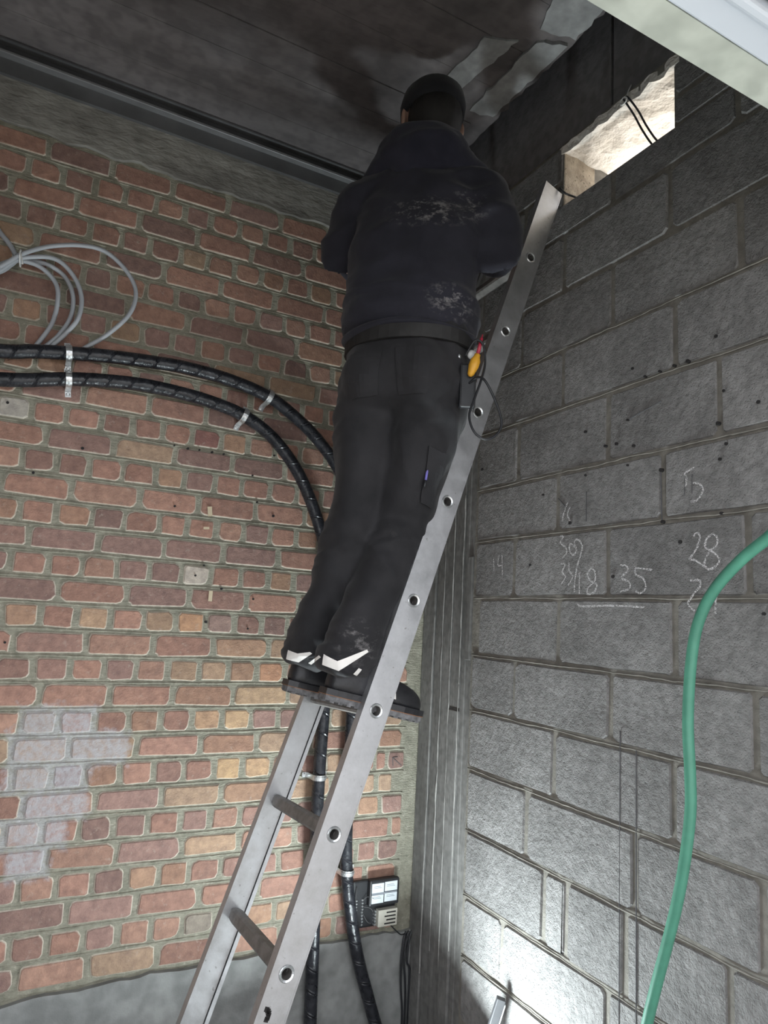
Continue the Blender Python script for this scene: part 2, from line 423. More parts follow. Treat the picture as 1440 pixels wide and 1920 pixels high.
for k in range(-17, 16):
    head = (k % 2 == 0); pitch = HJ if head else SJ
    js = list(ROWS.get(k, []))
    if not js:
        s = -1.40 if head else (-1.449 if (k % 4) in (1, 2) else -1.345)
        while s < -0.75: js.append(s + rb.uniform(-.006, .006)); s += pitch
    while js[0] > XL + pitch: js.insert(0, js[0] - pitch + rb.uniform(-.003, .003))
    tail = TAIL.get(k, []); stop = tail[0] if tail else BRICK_END
    while js[-1] + pitch < stop - 0.03: js.append(js[-1] + pitch + rb.uniform(-.004, .004))
    js += tail + [BRICK_END + rb.uniform(-.012, .006)]
    z1, z0 = zline(k), zline(k+1)
    for a, b in zip(js[:-1], js[1:]):
        if b - a > 0.045: bricks.append((k, a, b, z0, z1, head))

def brick_outline(wd, ht, rnd):
    j = 0.0030; hw, hh = wd/2, ht/2; pts = []
    for sx, sz in ((1, 1), (-1, 1), (-1, -1), (1, -1)):
        c = ht*rnd.choice((.10, .14, .18, .22, .30))*rnd.uniform(.8, 1.2); k = .30
        tri = [(sx*hw, sz*(hh-c)), (sx*(hw-c*k), sz*(hh-c*k)), (sx*(hw-c), sz*hh)]
        if sx*sz < 0: tri.reverse()
        pts += [(p[0]+rnd.uniform(-j, j), p[1]+rnd.uniform(-j, j)) for p in tri]
    return pts

def brick_geo(wd, ht, proud, rnd, rimw=0.0058):
    o = brick_outline(wd, ht, rnd); n = len(o)
    cx = [(x*(1 - 2*rimw/wd), z*(1 - 2*rimw/ht)) for x, z in o]
    tilt = [rnd.uniform(-.0010, .0010) for _ in range(3)]
    ver = [(x, -proud + tilt[0] + tilt[1]*x/wd + tilt[2]*z/ht, z) for x, z in cx] + [(x, 0.001, z) for x, z in o]
    fac = [tuple(range(n))] + [(i, n+i, n+(i+1) % n, (i+1) % n) for i in range(n)]
    return ver, fac, [0.0]*n + [1.0]*n

def set_rim(me, rim):
    a = me.attributes.new('rim', 'FLOAT', 'POINT'); a.data.foreach_set('value', rim)

VARS = {}
for head in (True, False):
    VARS[head] = []
    for i in range(26):
        wd = (0.0875 if head else 0.188); ht = 0.0665
        v_, f_, r_ = brick_geo(wd, ht, rb.uniform(.0035, .0065), rb)
        me = mesh('brick_header' if head else 'brick_stretcher', v_, f_); set_rim(me, r_); me.materials.append(MAT['brick'])
        VARS[head].append((me, wd, ht, (v_, f_, r_)))

def brick_tint(k, x):
    for (kk, xx), c in SPECIAL.items():
        if kk == k and abs(xx - x) < .045: return c
    warm = 0.10
    if 3 <= k <= 9 and x > -.95: warm = 0.42
    elif k >= 5: warm = 0.25
    c = rb.choice(WARM) if rb.random() < warm else rb.choice(PALETTE)
    f = rb.uniform(0.88, 1.10)
    if k <= -7: f *= 0.94
    return tuple(q*f for q in c)

def seen_size(x, z, area):
    d = V((x, 0, z)) - CAM_POS; t = d.dot(_f)
    if t < .1: return 0
    px, py = 720 + FPX*d.dot(CR)/t, 960 - FPX*d.dot(CU)/t
    if px < -30 or px > 800 or py < 300 or py > 1960: return 0
    if 640 < px < 880 and 330 < py < 1000: return 0.0
    if 600 < px < 740 and 1000 < py < 1270: return 0.0
    return area/(t*t)
order = sorted(range(len(bricks)), key=lambda i: -seen_size((bricks[i][1]+bricks[i][2])/2, (bricks[i][3]+bricks[i][4])/2, (bricks[i][2]-bricks[i][1])*(bricks[i][4]-bricks[i][3])))
single = set(order[:300])
FV, FF, FR, FC = [], [], [], []
for i, (k, a, b, z0, z1, head) in enumerate(bricks):
    x, z = (a+b)/2, (z0+z1)/2
    wide = (b-a) > .145
    me, wd, ht, geo = rb.choice(VARS[not wide])
    sx = (b - a - rb.uniform(.011, .0165))/wd; sz = (z1 - z0 - rb.uniform(.011, .0155))/ht
    tint = brick_tint(k, x); rot = rb.gauss(0, .008); flip = rb.choice((1, -1))
    if i in single:
        o = bpy.data.objects.new('brick', me); COL.objects.link(o); o.parent = wall_back
        o.location = (x, 0, z); o.scale = (sx, 1, sz)
        o.rotation_euler = (0, rot, 0); o.color = tuple(tint)+(1,)
        if 5 <= k <= 12 and x < -1.0:
            o.material_slots[0].link = 'OBJECT'; o.material_slots[0].material = MAT['brick_painted']
    else:
        base = len(FV); v_, f_, r_ = geo
        FV += [(x + vx*sx, vy, z + vz*sz) for vx, vy, vz in v_]; FF += [tuple(base+q for q in f) for f in f_]
        FR += r_; FC += list(tuple(tint)+(1,))*len(v_)
me = mesh('brick_courses', FV, FF); set_rim(me, FR)
ca = me.color_attributes.new('tint', 'FLOAT_COLOR', 'POINT'); ca.data.foreach_set('color', FC)
tag(link('brick_courses', me, MAT['brick_field'], wall_back), kind='stuff')

for k in range(-16, 16):                         # smeared bed mortar standing slightly proud of the joint
    z = zline(k); n_ = 150
    P = [(XL + .3 + i*(BRICK_END - XL - .3)/n_, 0, 0) for i in range(n_+1)]
    P = [(x, .0005 - .0012*noise.noise(V((x*9, k*3.1, 0))), z + .0030*noise.noise(V((x*6, k*2.3, 4))) + .0014*noise.noise(V((x*33, k, 9)))) for x, _, _ in P]
    link('bed_joint', tube_mesh('bed_joint', P, [.0034 + .0018*noise.noise(V((q[0]*15, k*5.7, 2))) for q in P], 6), MAT['mortar'], wall_back)

def dots(name, pts, axis, r, mat, parent):     # dark discs painting the shade inside drilled holes
    bm = bmesh.new()
    for q in pts:
        rr = r*random.uniform(.7, 1.25)
        if axis == 'y': disc_stack(bm, V((q[0], -.009, q[1])), V((0, 1, 0)), [(0, rr), (.012, rr)], 8)
        else: disc_stack(bm, V((-.0095, q[0], q[1])), V((1, 0, 0)), [(0, rr), (.012, rr)], 8)
    return tag(link(name, bm_mesh(name, bm), mat, parent), kind='stuff')
dots('hole_shade_discs', [(-0.722, 1.565), (-0.733, 1.46), (-0.883, 1.477), (-0.907, 1.67), (-0.839, 1.594), (-0.934, 1.633), (-1.048, 2.075), (-1.001, 2.071), (-0.961, 2.073), (-0.916, 2.072), (-0.874, 2.072), (-0.762, 2.01), (-1.026, 1.864), (-0.672, 1.871), (-0.686, 2.096), (-0.737, 1.914), (-1.567, 2.127), (-1.337, 2.017), (-1.47, 1.917), (-1.486, 1.388)], 'y', .0042, MAT['hole'], wall_back)
# scraps of masking tape left on the bricks
for (x, z, wd, ht, a) in ((-.876, 1.566, .013, .036, .0), (-.905, 1.86, .016, .034, .15), (-.912, 1.80, .02, .008, .1)):
    bm = bmesh.new(); obox(bm, V((x, -.0085, z)), V((cos(a), 0, sin(a))), V((0, 1, 0)), V((-sin(a), 0, cos(a))), (-wd/2, -.001, -ht/2), (wd/2, .001, ht/2))
    link('tape_scrap', bm_mesh('tape_scrap', bm), MAT['tape'], wall_back)

ARROW = (((-.079, .964), (-.120, .996)), ((-.120, .996), (-.116, .965)), ((-.120, .996), (-.098, .998)))
bm = bmesh.new()
for (xa, za), (xb, zb) in ARROW:
    a_, b_ = V((xa, -.0072, za)), V((xb, -.0072, zb)); d_ = (b_-a_).normalized()
    obox(bm, a_, d_, V((0, 1, 0)), d_.cross(V((0, 1, 0))), (0, -.0004, -.0009), ((b_-a_).length, .003, .0009))
link('pencil_arrow', bm_mesh('pencil_arrow', bm), MAT['pencil'], wall_back)
# concrete plinth at the foot of the brick wall
def strip_mesh(name, prof_top, prof_bot, y0, y1):
    """a band whose top and bottom edges wander; prof: list of (x, z)"""
    n = len(prof_top); v = []
    for (x, z), (x2, z2) in zip(prof_top, prof_bot): v += [(x, y0, z), (x2, y0, z2), (x, y1, z), (x2, y1, z2)]
    f = []
    for i in range(n-1):
        a, b = i*4, i*4+4
        f += [(a, a+1, b+1, b), (a, b, b+2, a+2), (a+1, a+3, b+3, b+1)]
    f += [(0, 2, 3, 1), (n*4-4, n*4-3, n*4-1, n*4-2)]
    return mesh(name, v, f)
rp = random.Random(11); xs = [XL + i*(-XL)/110 for i in range(111)]
top = [(x, (.372 if x > -1.05 else .372 - .012*min(1, (-1.05-x)/.3)) + .010*noise.noise(V((x*9, 0, 0))) + .006*noise.noise(V((x*31, 3, 0)))) for x in xs]
tag(link('baseboard_back', strip_mesh('baseboard_back', top, [(x, -.02) for x in xs], -.018, .01), MAT['plinth']), kind='structure')
# plaster band above the bricks
top = [(x, 3.215) for x in xs]
bot = [(x, 3.055 - .02*noise.noise(V((x*4, 5, 0))) - .022*noise.noise(V((x*13, 1, 0)))) for x in xs]
tag(link('trim_1', strip_mesh('trim_1', top, bot, -.016, .01), MAT['plaster']), kind='structure')
# steel channel under the slab
ch = boxes('trim_2', [((XL, -.030, 3.205), (-.005, .0, 3.262))], MAT['steel_grey']); tag(ch, kind='structure')
boxes('flange_edge', [((XL, -.058, 3.258), (-.005, .0, 3.268))], MAT['steel_edge'], ch, .002)
boxes('gap_shade_strip', [((XL, -.034, 3.268), (-.005, .0, 3.298))], MAT['steel_dark'], ch)  # dark strip painted for the shade in the gap under the slab
boxes('upper_lip', [((XL, -.062, 3.300), (-.005, -.0, 3.306))], MAT['steel_grey'], ch)

# slab over the room with board marks; it stops short of the block wall
rc = random.Random(5)
edge = [(-.150 + .018*noise.noise(V((y*8, 2, 0))) + .016*noise.noise(V((y*27, 7, 0))), y) for y in [YF-.3 + i*(2.13)/80 for i in range(81)]]
v = [(XL-.2, YF-.3, CEIL)] + [(x, y, CEIL) for x, y in edge] + [(XL-.2, edge[-1][1], CEIL)]; n = len(v)
v += [(x, y, z+.38) for x, y, z in v]
f = [tuple(range(n)), tuple(reversed(range(n, 2*n)))] + [(i, n+i, n+(i+1) % n, (i+1) % n) for i in range(n)]
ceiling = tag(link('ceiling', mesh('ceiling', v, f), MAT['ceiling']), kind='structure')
y = -.004
while y > YF + .02:                            # shuttering board faces
    wd = rc.uniform(.13, .21); y0 = max(y - wd, YF+.01)
    if y - y0 > .03:
        xr = -.215 + rc.uniform(-.02, .02)
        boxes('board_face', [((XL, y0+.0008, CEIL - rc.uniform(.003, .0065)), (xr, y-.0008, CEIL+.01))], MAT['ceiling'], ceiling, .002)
    y = y0
def blotch(name, pts, z, th, mat, parent, amp=.012):
    """an irregular thin slab under the ceiling"""
    P = []
    for i in range(len(pts)):
        a, b = V(pts[i]+(0,)), V(pts[(i+1) % len(pts)]+(0,)); m = max(3, int((b-a).length/.02))
        for k in range(m):
            p = a.lerp(b, k/m); P.append((p.x + amp*noise.noise(V((p.x*30, p.y*30, 1))), p.y + amp*noise.noise(V((p.x*30, p.y*30, 9)))))
    n = len(P); v = [(x, y, z) for x, y in P] + [(x, y, z+th) for x, y in P]
    f = [tuple(range(n)), tuple(reversed(range(n, 2*n)))] + [(i, n+i, n+(i+1) % n, (i+1) % n) for i in range(n)]
    return link(name, mesh(name, v, f), mat, parent)
blotch('plaster_patch', [(-.40, -.86), (-.31, -.90), (-.345, -.66), (-.42, -.62)], CEIL-.011, .012, MAT['patch'], ceiling)
blotch('plaster_patch', [(-.255, -.93), (-.165, -.97), (-.175, -.60), (-.265, -.58)], CEIL-.012, .013, MAT['patch'], ceiling)
blotch('plaster_patch', [(-.36, -1.20), (-.165, -1.22), (-.16, -1.00), (-.28, -.97)], CEIL-.010, .011, MAT['patch'], ceiling)
tag(boxes('sky_leak_cover', [((-.30, -2.1, 3.66), (.30, .3, 3.80))], MAT['beam']), kind='structure')  # unseen cover added over the slot to keep sky light out

# corner column of board-marked concrete, flush with the block wall
COLY = -.333
wall_corner = tag(boxes('wall_corner', [((-.0, COLY, 0), (.22, 0, 3.156))], MAT['column']), kind='structure')
for (ya, yb, pr, za, zb) in ((-.006, -.086, .010, .0, 3.15), (-.092, -.150, .004, .0, 3.15), (-.152, -.208, .006, .0, 3.15), (-.214, -.272, .011, .0, 1.205), (-.214, -.270, .007, 1.215, 3.15), (-.276, -.300, .003, .0, 3.15), (-.300, -.330, .009, 1.39, 1.765)):
    o = boxes('concrete_strip', [((-pr, yb, za), (.01, ya, zb))], MAT['column'], wall_corner); bev(o, .003)
for (yc, za, zb) in ((-.089, .25, 1.55), (-.151, .35, 1.9), (-.211, .30, 2.1), (-.274, .40, 1.30), (-.274, 1.30, 2.0)):
    pts = [( -.009 + .002*noise.noise(V((z*20, yc*40, 0))), yc + .0035*noise.noise(V((z*11, yc*90, 4))), z) for z in [za + i*(zb-za)/60 for i in range(61)]]
    link('worn_arris', tube_mesh('worn_arris', pts, [.0006 + .0022*max(0, .5+noise.noise(V((q[2]*14, yc*50, 2)))) for q in pts], 6), MAT['arris'], wall_corner)

# block wall with the knocked-through opening
HY0, HY1, HZ0, HZ1 = -.776, -1.226, 2.925, 3.128     # opening: y range, z range
BT = 3.156
wall_right = boxes('wall_right', [((0, -2.05, 0), (.20, COLY, HZ0)), ((0, HY0, HZ0), (.20, COLY, BT)), ((0, -2.05, HZ0), (.20, HY1, BT)), ((0, HY1, HZ1), (.20, HY0, BT))], MAT['block_joint'])
tag(wall_right, kind='structure')
BJ = {5: [-0.557, -0.997], 4: [-0.748, -0.842, -1.056, -1.354], 3: [-0.661, -1.088, -1.434], 2: [-0.78, -1.21], 1: [-0.584, -1.002, -1.429], 0: [-0.368, -0.789, -1.216],
      -1: [-0.568, -0.991, -1.42], -2: [-0.777, -1.183], -3: [-0.574, -0.988, -1.353], -4: [-0.792, -1.224], -5: [-.58, -1.001, -1.42], -6: [-.79, -1.21], -7: [-.58, -1.0, -1.42], 6: [-.78, -1.2], 7: [-.57, -.99]}
BFIX = {-3: .003, -2: -.008, -1: .003, 1: -.003, 2: .006, 3: .006, 4: .004, 5: -.007}
def bz(m): return 1.6134 - .2*m + BFIX.get(m, 0)
rk = random.Random(21)
def block(y0, y1, z0, z1):
    """face of one block, y0 > y1"""
    wd, ht = y0 - y1, z1 - z0
    if wd < .02 or ht < .02: return
    pr = rk.uniform(.003, .0065); c = min(.009, wd*.2, ht*.2); j = .0018
    hw, hh = wd/2, ht/2; pts = []
    for sx, sz in ((1, 1), (-1, 1), (-1, -1), (1, -1)):
        cc = c*rk.uniform(.35, 1.5); a, b = (sx*hw, sz*(hh-cc)), (sx*(hw-cc), sz*hh)
        pair = [a, b] if sx*sz > 0 else [b, a]
        pts += [(p[0]+rk.uniform(-j, j), p[1]+rk.uniform(-j, j)) for p in pair]
        if sx*sz > 0:
            for fr in (.5, 0, -.5): pts.append((sx*fr*wd*.9/1.0, sz*hh + rk.uniform(-j, j)))
    n = len(pts); yc, zc = (y0+y1)/2, (z0+z1)/2
    ins = lambda q, e: (q[0]*(1-2*e/wd), q[1]*(1-2*e/ht))
    V3 = [(-pr, yc+ins(q, .005)[0], zc+ins(q, .005)[1]) for q in pts] + [(.003, yc+q[0], zc+q[1]) for q in pts]
    F3 = [tuple(range(n))] + [(i, n+i, n+(i+1) % n, (i+1) % n) for i in range(n)]
    bm = bmesh.new(); vs = [bm.verts.new(q) for q in V3]
    for q in F3: bm.faces.new([vs[i] for i in q])
    bmesh.ops.recalc_face_normals(bm, faces=bm.faces)
    if bm.faces[0] and bm.faces[:][0].normal.x > 0: bmesh.ops.reverse_faces(bm, faces=bm.faces)
    me = bpy.data.meshes.new('concrete_block'); bm.to_mesh(me); bm.free(); me.materials.append(MAT['block'])
    o = bpy.data.objects.new('concrete_block', me); COL.objects.link(o); o.parent = wall_right
for m in range(-8, 8):
    z1, z0 = min(bz(m), BT-.004), bz(m+1)
    js = [COLY-.006] + [q for q in BJ.get(m, [-.79, -1.21]) if q < COLY-.03]
    while js[-1] > -2.05: js.append(max(js[-1]-.42, -2.051))
    for a, b in zip(js[:-1], js[1:]):
        g = rk.uniform(.005, .008); ya, yb, za, zb = a-g, b+g, z0+rk.uniform(.005, .008), z1-rk.uniform(.005, .008)
        if zb > HZ0 and yb < HY0 and ya > HY1:      # cut round the opening
            if za < HZ0: block(ya, yb, za, HZ0)
            if ya > HY0: block(ya, HY0+.002, max(za, HZ0+.003), zb)
            if yb < HY1: block(HY1-.002, yb, max(za, HZ0+.003), zb)
        else: block(ya, yb, za, zb)
# struck mortar ridges along the beds
for m in range(-6, 7):
    z = bz(m); n_ = 90
    pts = [(-.0045 + .002*noise.noise(V((q*8, z*3, 0))), q, z + .004*noise.noise(V((q*7, z*5, 2))) + .0025*noise.noise(V((q*31, z*5, 3)))) for q in [COLY-.01 - i*(1.60)/n_ for i in range(n_+1)]]
    if m < -4: continue
    link('mortar_ridge', tube_mesh('mortar_ridge', pts, [.0022 + .0016*noise.noise(V((q[1]*14, q[2]*9, 5))) for q in pts], 6), MAT['block_joint'], wall_right)
# reveal of the opening
boxes('reveal_brick', [((.001, HY0-.002, HZ0), (.139, HY0+.10, HZ1))], MAT['tanbrick'], wall_right, .004)
def rough_plate(name, y0, y1, x0, x1, z, th, mat, parent):
    bm = bmesh.new(); ny, nx = 34, 10; g = {}
    for i in range(ny+1):
        for k in range(nx+1):
            yy = y0 + (y1-y0)*i/ny; xx = x0 + (x1-x0)*k/nx
            e = .012*noise.noise(V((yy*25, 3, 0))) if k == 0 else 0
            g[i, k] = bm.verts.new((xx + e, yy, z + .010*noise.noise(V((xx*16, yy*16, 0))) + .004*noise.noise(V((xx*60, yy*60, 5))) - (.014 if k == 0 else 0)*max(0, noise.noise(V((yy*14, 0, 8))))))
    for i in range(ny):
        for k in range(nx): bm.faces.new((g[i, k], g[i+1, k], g[i+1, k+1], g[i, k+1]))
    ext = bmesh.ops.extrude_face_region(bm, geom=bm.faces[:])
    for e in ext['geom']:
        if isinstance(e, bmesh.types.BMVert): e.co.z = z + th
    return link(name, bm_mesh(name, bm), mat, parent)
rough_plate('reveal_soffit', HY0+.02, HY1-.02, -.004, .205, HZ1-.012, .03, MAT['reveal'], wall_right)
dots('hole_shade_discs', [(-0.371, 2.084), (-0.711, 1.945), (-0.838, 1.841), (-1.082, 2.261), (-1.176, 2.225), (-1.126, 2.225), (-1.223, 2.227), (-1.266, 2.226), (-1.065, 2.114), (-0.899, 2.115), (-1.023, 2.053), (-0.98, 2.055), (-1.086, 2.035), (-1.065, 1.983), (-0.901, 1.98), (-1.369, 2.118), (-1.351, 2.04), (-1.355, 1.949), (-1.356, 1.816), (-1.458, 2.067), (-1.373, 1.984), (-0.655, 1.72), (-1.238, 1.755), (-1.013, 1.673), (-1.457, 1.579), (-1.35, 2.265), (-1.183, 1.812), (-1.179, 1.951)], 'x', .0045, MAT['hole'], wall_right)
for (ya, za, yb, zb) in ((-1.04, .42, -1.04, 1.26), (-1.095, .42, -1.095, 1.22), (-1.18, 1.815, -1.178, 1.95), (-.905, 1.84, -.905, 1.93), (-.782, 1.925, -.815, 1.895), (-1.252, 1.925, -1.252, 1.875), (-1.275, 1.925, -1.274, 1.875), (-1.06, 2.114, -1.18, 2.14)):
    bm = bmesh.new(); a, b = V((-.0068, ya, za)), V((-.0068, yb, zb)); d = (b-a).normalized(); s = V((1, 0, 0)).cross(d)
    obox(bm, a, V((1, 0, 0)), s, d, (-.0004, -.0005, 0), (.003, .0005, (b-a).length))
    link('pencil_line', bm_mesh('pencil_line', bm), MAT['pencil'], wall_right)
CHALK = [[[(-1.279, 1.766), (-1.284, 1.772), (-1.293, 1.772), (-1.297, 1.761), (-1.286, 1.734), (-1.267, 1.71), (-1.283, 1.706), (-1.309, 1.689)], [(-1.334, 1.769), (-1.315, 1.756), (-1.312, 1.737), (-1.333, 1.724), (-1.35, 1.704), (-1.337, 1.688), (-1.318, 1.683), (-1.309, 1.699), (-1.323, 1.725), (-1.342, 1.739), (-1.345, 1.757), (-1.334, 1.769)]],
[[(-0.794, 1.803), (-0.811, 1.801), (-0.798, 1.783), (-0.822, 1.767), (-0.826, 1.75), (-0.809, 1.735)], [(-0.866, 1.765), (-0.842, 1.776), (-0.839, 1.757), (-0.853, 1.742), (-0.869, 1.755), (-0.859, 1.779), (-0.872, 1.788), (-0.892, 1.77), (-0.886, 1.74), (-0.873, 1.708), (-0.864, 1.667), (-0.862, 1.63)]],
[[(-0.801, 1.718), (-0.82, 1.715), (-0.809, 1.692), (-0.824, 1.677), (-0.804, 1.656)], [(-0.837, 1.719), (-0.839, 1.695), (-0.854, 1.676), (-0.835, 1.651)]],
[[(-0.883, 1.689), (-0.883, 1.625)], [(-0.931, 1.699), (-0.915, 1.684), (-0.925, 1.665), (-0.953, 1.651), (-0.941, 1.629), (-0.916, 1.625), (-0.919, 1.643), (-0.946, 1.665), (-0.943, 1.692), (-0.931, 1.699)]],
[[(-1.04, 1.704), (-1.062, 1.701), (-1.068, 1.688), (-1.046, 1.669), (-1.073, 1.656), (-1.073, 1.639), (-1.04, 1.631)], [(-1.15, 1.687), (-1.092, 1.695)], [(-1.092, 1.693), (-1.097, 1.676), (-1.121, 1.665), (-1.129, 1.64), (-1.111, 1.626), (-1.095, 1.632)]],
[[(-1.284, 1.941), (-1.254, 1.93)], [(-1.254, 1.93), (-1.259, 1.907), (-1.256, 1.895)], [(-1.257, 1.924), (-1.261, 1.909)], [(-1.279, 1.902), (-1.301, 1.893), (-1.306, 1.877), (-1.292, 1.857), (-1.272, 1.854)]],
[[(-0.829, 1.907), (-0.81, 1.87), (-0.805, 1.848)], [(-0.84, 1.891), (-0.827, 1.868), (-0.841, 1.847)]],
[[(-1.267, 1.656), (-1.293, 1.657), (-1.295, 1.642), (-1.28, 1.627), (-1.266, 1.61), (-1.261, 1.597), (-1.279, 1.582)], [(-1.329, 1.614), (-1.342, 1.616)], [(-1.338, 1.614), (-1.337, 1.577)]],
[[(-0.872, 1.597), (-0.898, 1.589), (-0.995, 1.592), (-1.073, 1.591), (-1.126, 1.589)]],
[[(-0.459, 1.755), (-0.464, 1.706)], [(-0.491, 1.764), (-0.485, 1.726), (-0.514, 1.726)], [(-0.507, 1.76), (-0.512, 1.689)]]]
for strokes in CHALK:
    bm = bmesh.new()
    for s in strokes:
        P = catmull([(-.0085, a, b) for a, b in s], 5); n = len(P); row = []
        for i, p in enumerate(P):
            t = (P[min(i+1, n-1)]-P[max(i-1, 0)]).normalized(); sd = V((1, 0, 0)).cross(t)*.0026*random.uniform(.75, 1.25)
            row.append((bm.verts.new(p+sd), bm.verts.new(p-sd)))
        for (a, b), (c, d) in zip(row[:-1], row[1:]): bm.faces.new((a, c, d, b))
    link('chalk_mark', bm_mesh('chalk_mark', bm), MAT['chalk'], wall_right)

# beam over the block wall
beam = tag(boxes('trim_3', [((.012, -2.1, BT), (.22, -.985, 3.70)), ((.010, -.975, BT), (.22, 0, 3.70))], MAT['beam']), kind='structure')
boxes('bearing_joint', [((.03, -.985, BT), (.2, -.975, 3.7))], MAT['hole'], beam)
# other walls of the room, out of the picture
tag(boxes('wall_left', [((XL-.2, -2.1, 0), (XL, .22, 3.7))], MAT['render']), kind='structure')
# door head: lintel and white profiled frame
wall_front = tag(boxes('wall_front', [((XL-.2, -1.817, OPEN_TOP), (-.001, YF, 3.70)), ((XL-.2, -2.05, OPEN_TOP+.06), (-.001, -1.817, 3.70)), ((XL-.2, -2.05, 0), (XL+.35, YF, OPEN_TOP))], MAT['lintel']), kind='structure')
door = tag(boxes('door_1', [((XL+.35, -1.866, OPEN_TOP-.003), (-.001, -1.819, OPEN_TOP+.058))], MAT['pvc']), kind='structure')
bev(door, .004)
bev(boxes('frame_rib', [((XL+.35, -1.888, OPEN_TOP-.013), (-.001, -1.868, OPEN_TOP+.058))], MAT['pvc'], door), .006)
bev(boxes('frame_groove', [((XL+.35, -1.914, OPEN_TOP+.002), (-.001, -1.890, OPEN_TOP+.058))], MAT['pvc_grey'], door), .003)
bev(boxes('frame_rib', [((XL+.35, -2.05, OPEN_TOP-.015), (-.001, -1.916, OPEN_TOP+.058))], MAT['pvc'], door), .008)

# ------------------------------------------------------------------ ladder
LA, LD = V((-0.85013, -0.88057, 0.73414)), V((0.101173, 0.013629, 0.279771))
LT = LD.normalized(); LW = (V((0, 1, 0)) - LT*LT.y).normalized(); LE = LT.cross(LW)      # along, across, away from the climber
if LE.x < 0: LE = -LE
def lad(i, a=0.0, e=0.0): return LA + LD*i + LW*a + LE*e
I0, I1 = -0.734/0.279771 + .02, 8.04
ladder = thing('ladder', lad(I0, .2), 'grey aluminium ladder leaning on the block wall under the man', 'ladder')
RD, RT_, LWID = .036, .026, .405            # half depth, thickness, overall width
def rail(side):
    a0 = 0.0 if side == 0 else LWID - RT_
    o = lad(I0); L = (LD*(I1-I0)).length; w_ = .0026
    bm = bmesh.new()
    B = lambda a, b: obox(bm, o + LW*a0, LE, LW, LT, a, b)
    inn = RT_ if side == 0 else 0.0
    ow, iw = ((0, w_), (RT_-w_, RT_)) if side == 0 else ((RT_-w_, RT_), (0, w_))
    st = LD.length; hs = [(i - I0)*st for i in range(-2, 8)]; hh = .0118
    def holed(e0, e1, w0, w1):                                           # plate pierced for the rungs
        cuts = [0.0]
        for h in hs: cuts += [h-hh, h+hh]
        cuts.append(L)
        for q in range(0, len(cuts), 2): B((e0, w0, cuts[q]), (e1, w1, cuts[q+1]))
        if e0 < -hh and e1 > hh:
            for h in hs: B((e0, w0, h-hh), (-hh, w1, h+hh)); B((hh, w0, h-hh), (e1, w1, h+hh))
    holed(-RD, RD, *ow)                                                  # outer plate
    holed(-RD, RD*.62, *iw); B((RD*.72, iw[0]-(.0 if side == 0 else .0015), 0), (RD, iw[1]+(.0015 if side == 0 else 0), L))   # inner plate with slot
    B((-RD-.001, -.0008, 0), (-RD+w_, RT_+.0008, L)); B((RD-w_, -.0008, 0), (RD+.001, RT_+.0008, L))
    holed(-.0012, .0012, w_, RT_-w_)                                      # web
    r = link('rail', bm_mesh('rail', bm), MAT['alu'], ladder)
    # foot
    bm = bmesh.new(); obox(bm, o + LW*a0, LE, LW, LT, (-RD-.004, -.004, -.004), (RD+.004, RT_+.004, .06))
    ft = link('rubber_foot', bm_mesh('rubber_foot', bm), MAT['black_plastic'], r); bev(ft, .004)
    return r
rail(0); rail(1)
def rung(i):
    bm = bmesh.new(); c = lad(i); seg = 16
    def ring(a, r, sq):
        out = []
        for k in range(seg):
            q = 2*pi*(k+.5)/seg; ce, ct = cos(q), sin(q)
            m = max(abs(ce), abs(ct)); rr = r*((1-sq) + sq*min(1.0/m, 1.22))
            # tread face level: rotate section so its flat faces up
            out.append(bm.verts.new(c + LW*a + (LE*ce + LT*ct)*rr))
        return out
    prof = [(-.0015, .0125, 0), (-.0035, .0165, 0), (-.0015, .0185, 0), (.002, .0165, 0), (RT_-.002, .0155, 0), (RT_+.004, .0165, .6), (RT_+.02, .0165, 1), (LWID-RT_-.02, .0165, 1), (LWID-RT_-.004, .0165, .6), (LWID-RT_+.002, .0155, 0), (LWID-.002, .0165, 0), (LWID+.0015, .0185, 0), (LWID+.0035, .0165, 0), (LWID+.0015, .0125, 0), (LWID-.05, .0125, 0)]
    rs = [ring(*q) for q in prof]
    inner0 = ring(.05, .0125, 0)
    for a, b in zip(rs[:-1], rs[1:]):
        for k in range(seg): bm.faces.new((a[k], a[(k+1) % seg], b[(k+1) % seg], b[k]))
    for k in range(seg): bm.faces.new((inner0[k], inner0[(k+1) % seg], rs[0][(k+1) % seg], rs[0][k]))
    bm.faces.new(inner0); bm.faces.new(rs[-1])
    me = bm_mesh('rung', bm); me.materials.append(MAT['alu_rung']); me.materials.append(MAT['zinc'])
    for p in me.polygons:
        a = (p.center - c).dot(LW)
        p.material_index = 1 if (a < .0022 or a > LWID-.0022) else 0
        p.use_smooth = False
    link('rung', me, None, ladder)
for i in range(-2, 8): rung(i)
# hook slot in the near rail, its inner shade drawn as dark tabs
bm = bmesh.new()
for k in range(6):
    q = -.5 + k*.35
    obox(bm, lad(-.30, -.0006, -.022) + LE*(.013*cos(q)) + LT*(.013*sin(q)+.004), LE, LW, LT, (-.005, -.0006, -.005), (.005, .001, .005))
link('slot', bm_mesh('slot', bm), MAT['hole'], ladder)

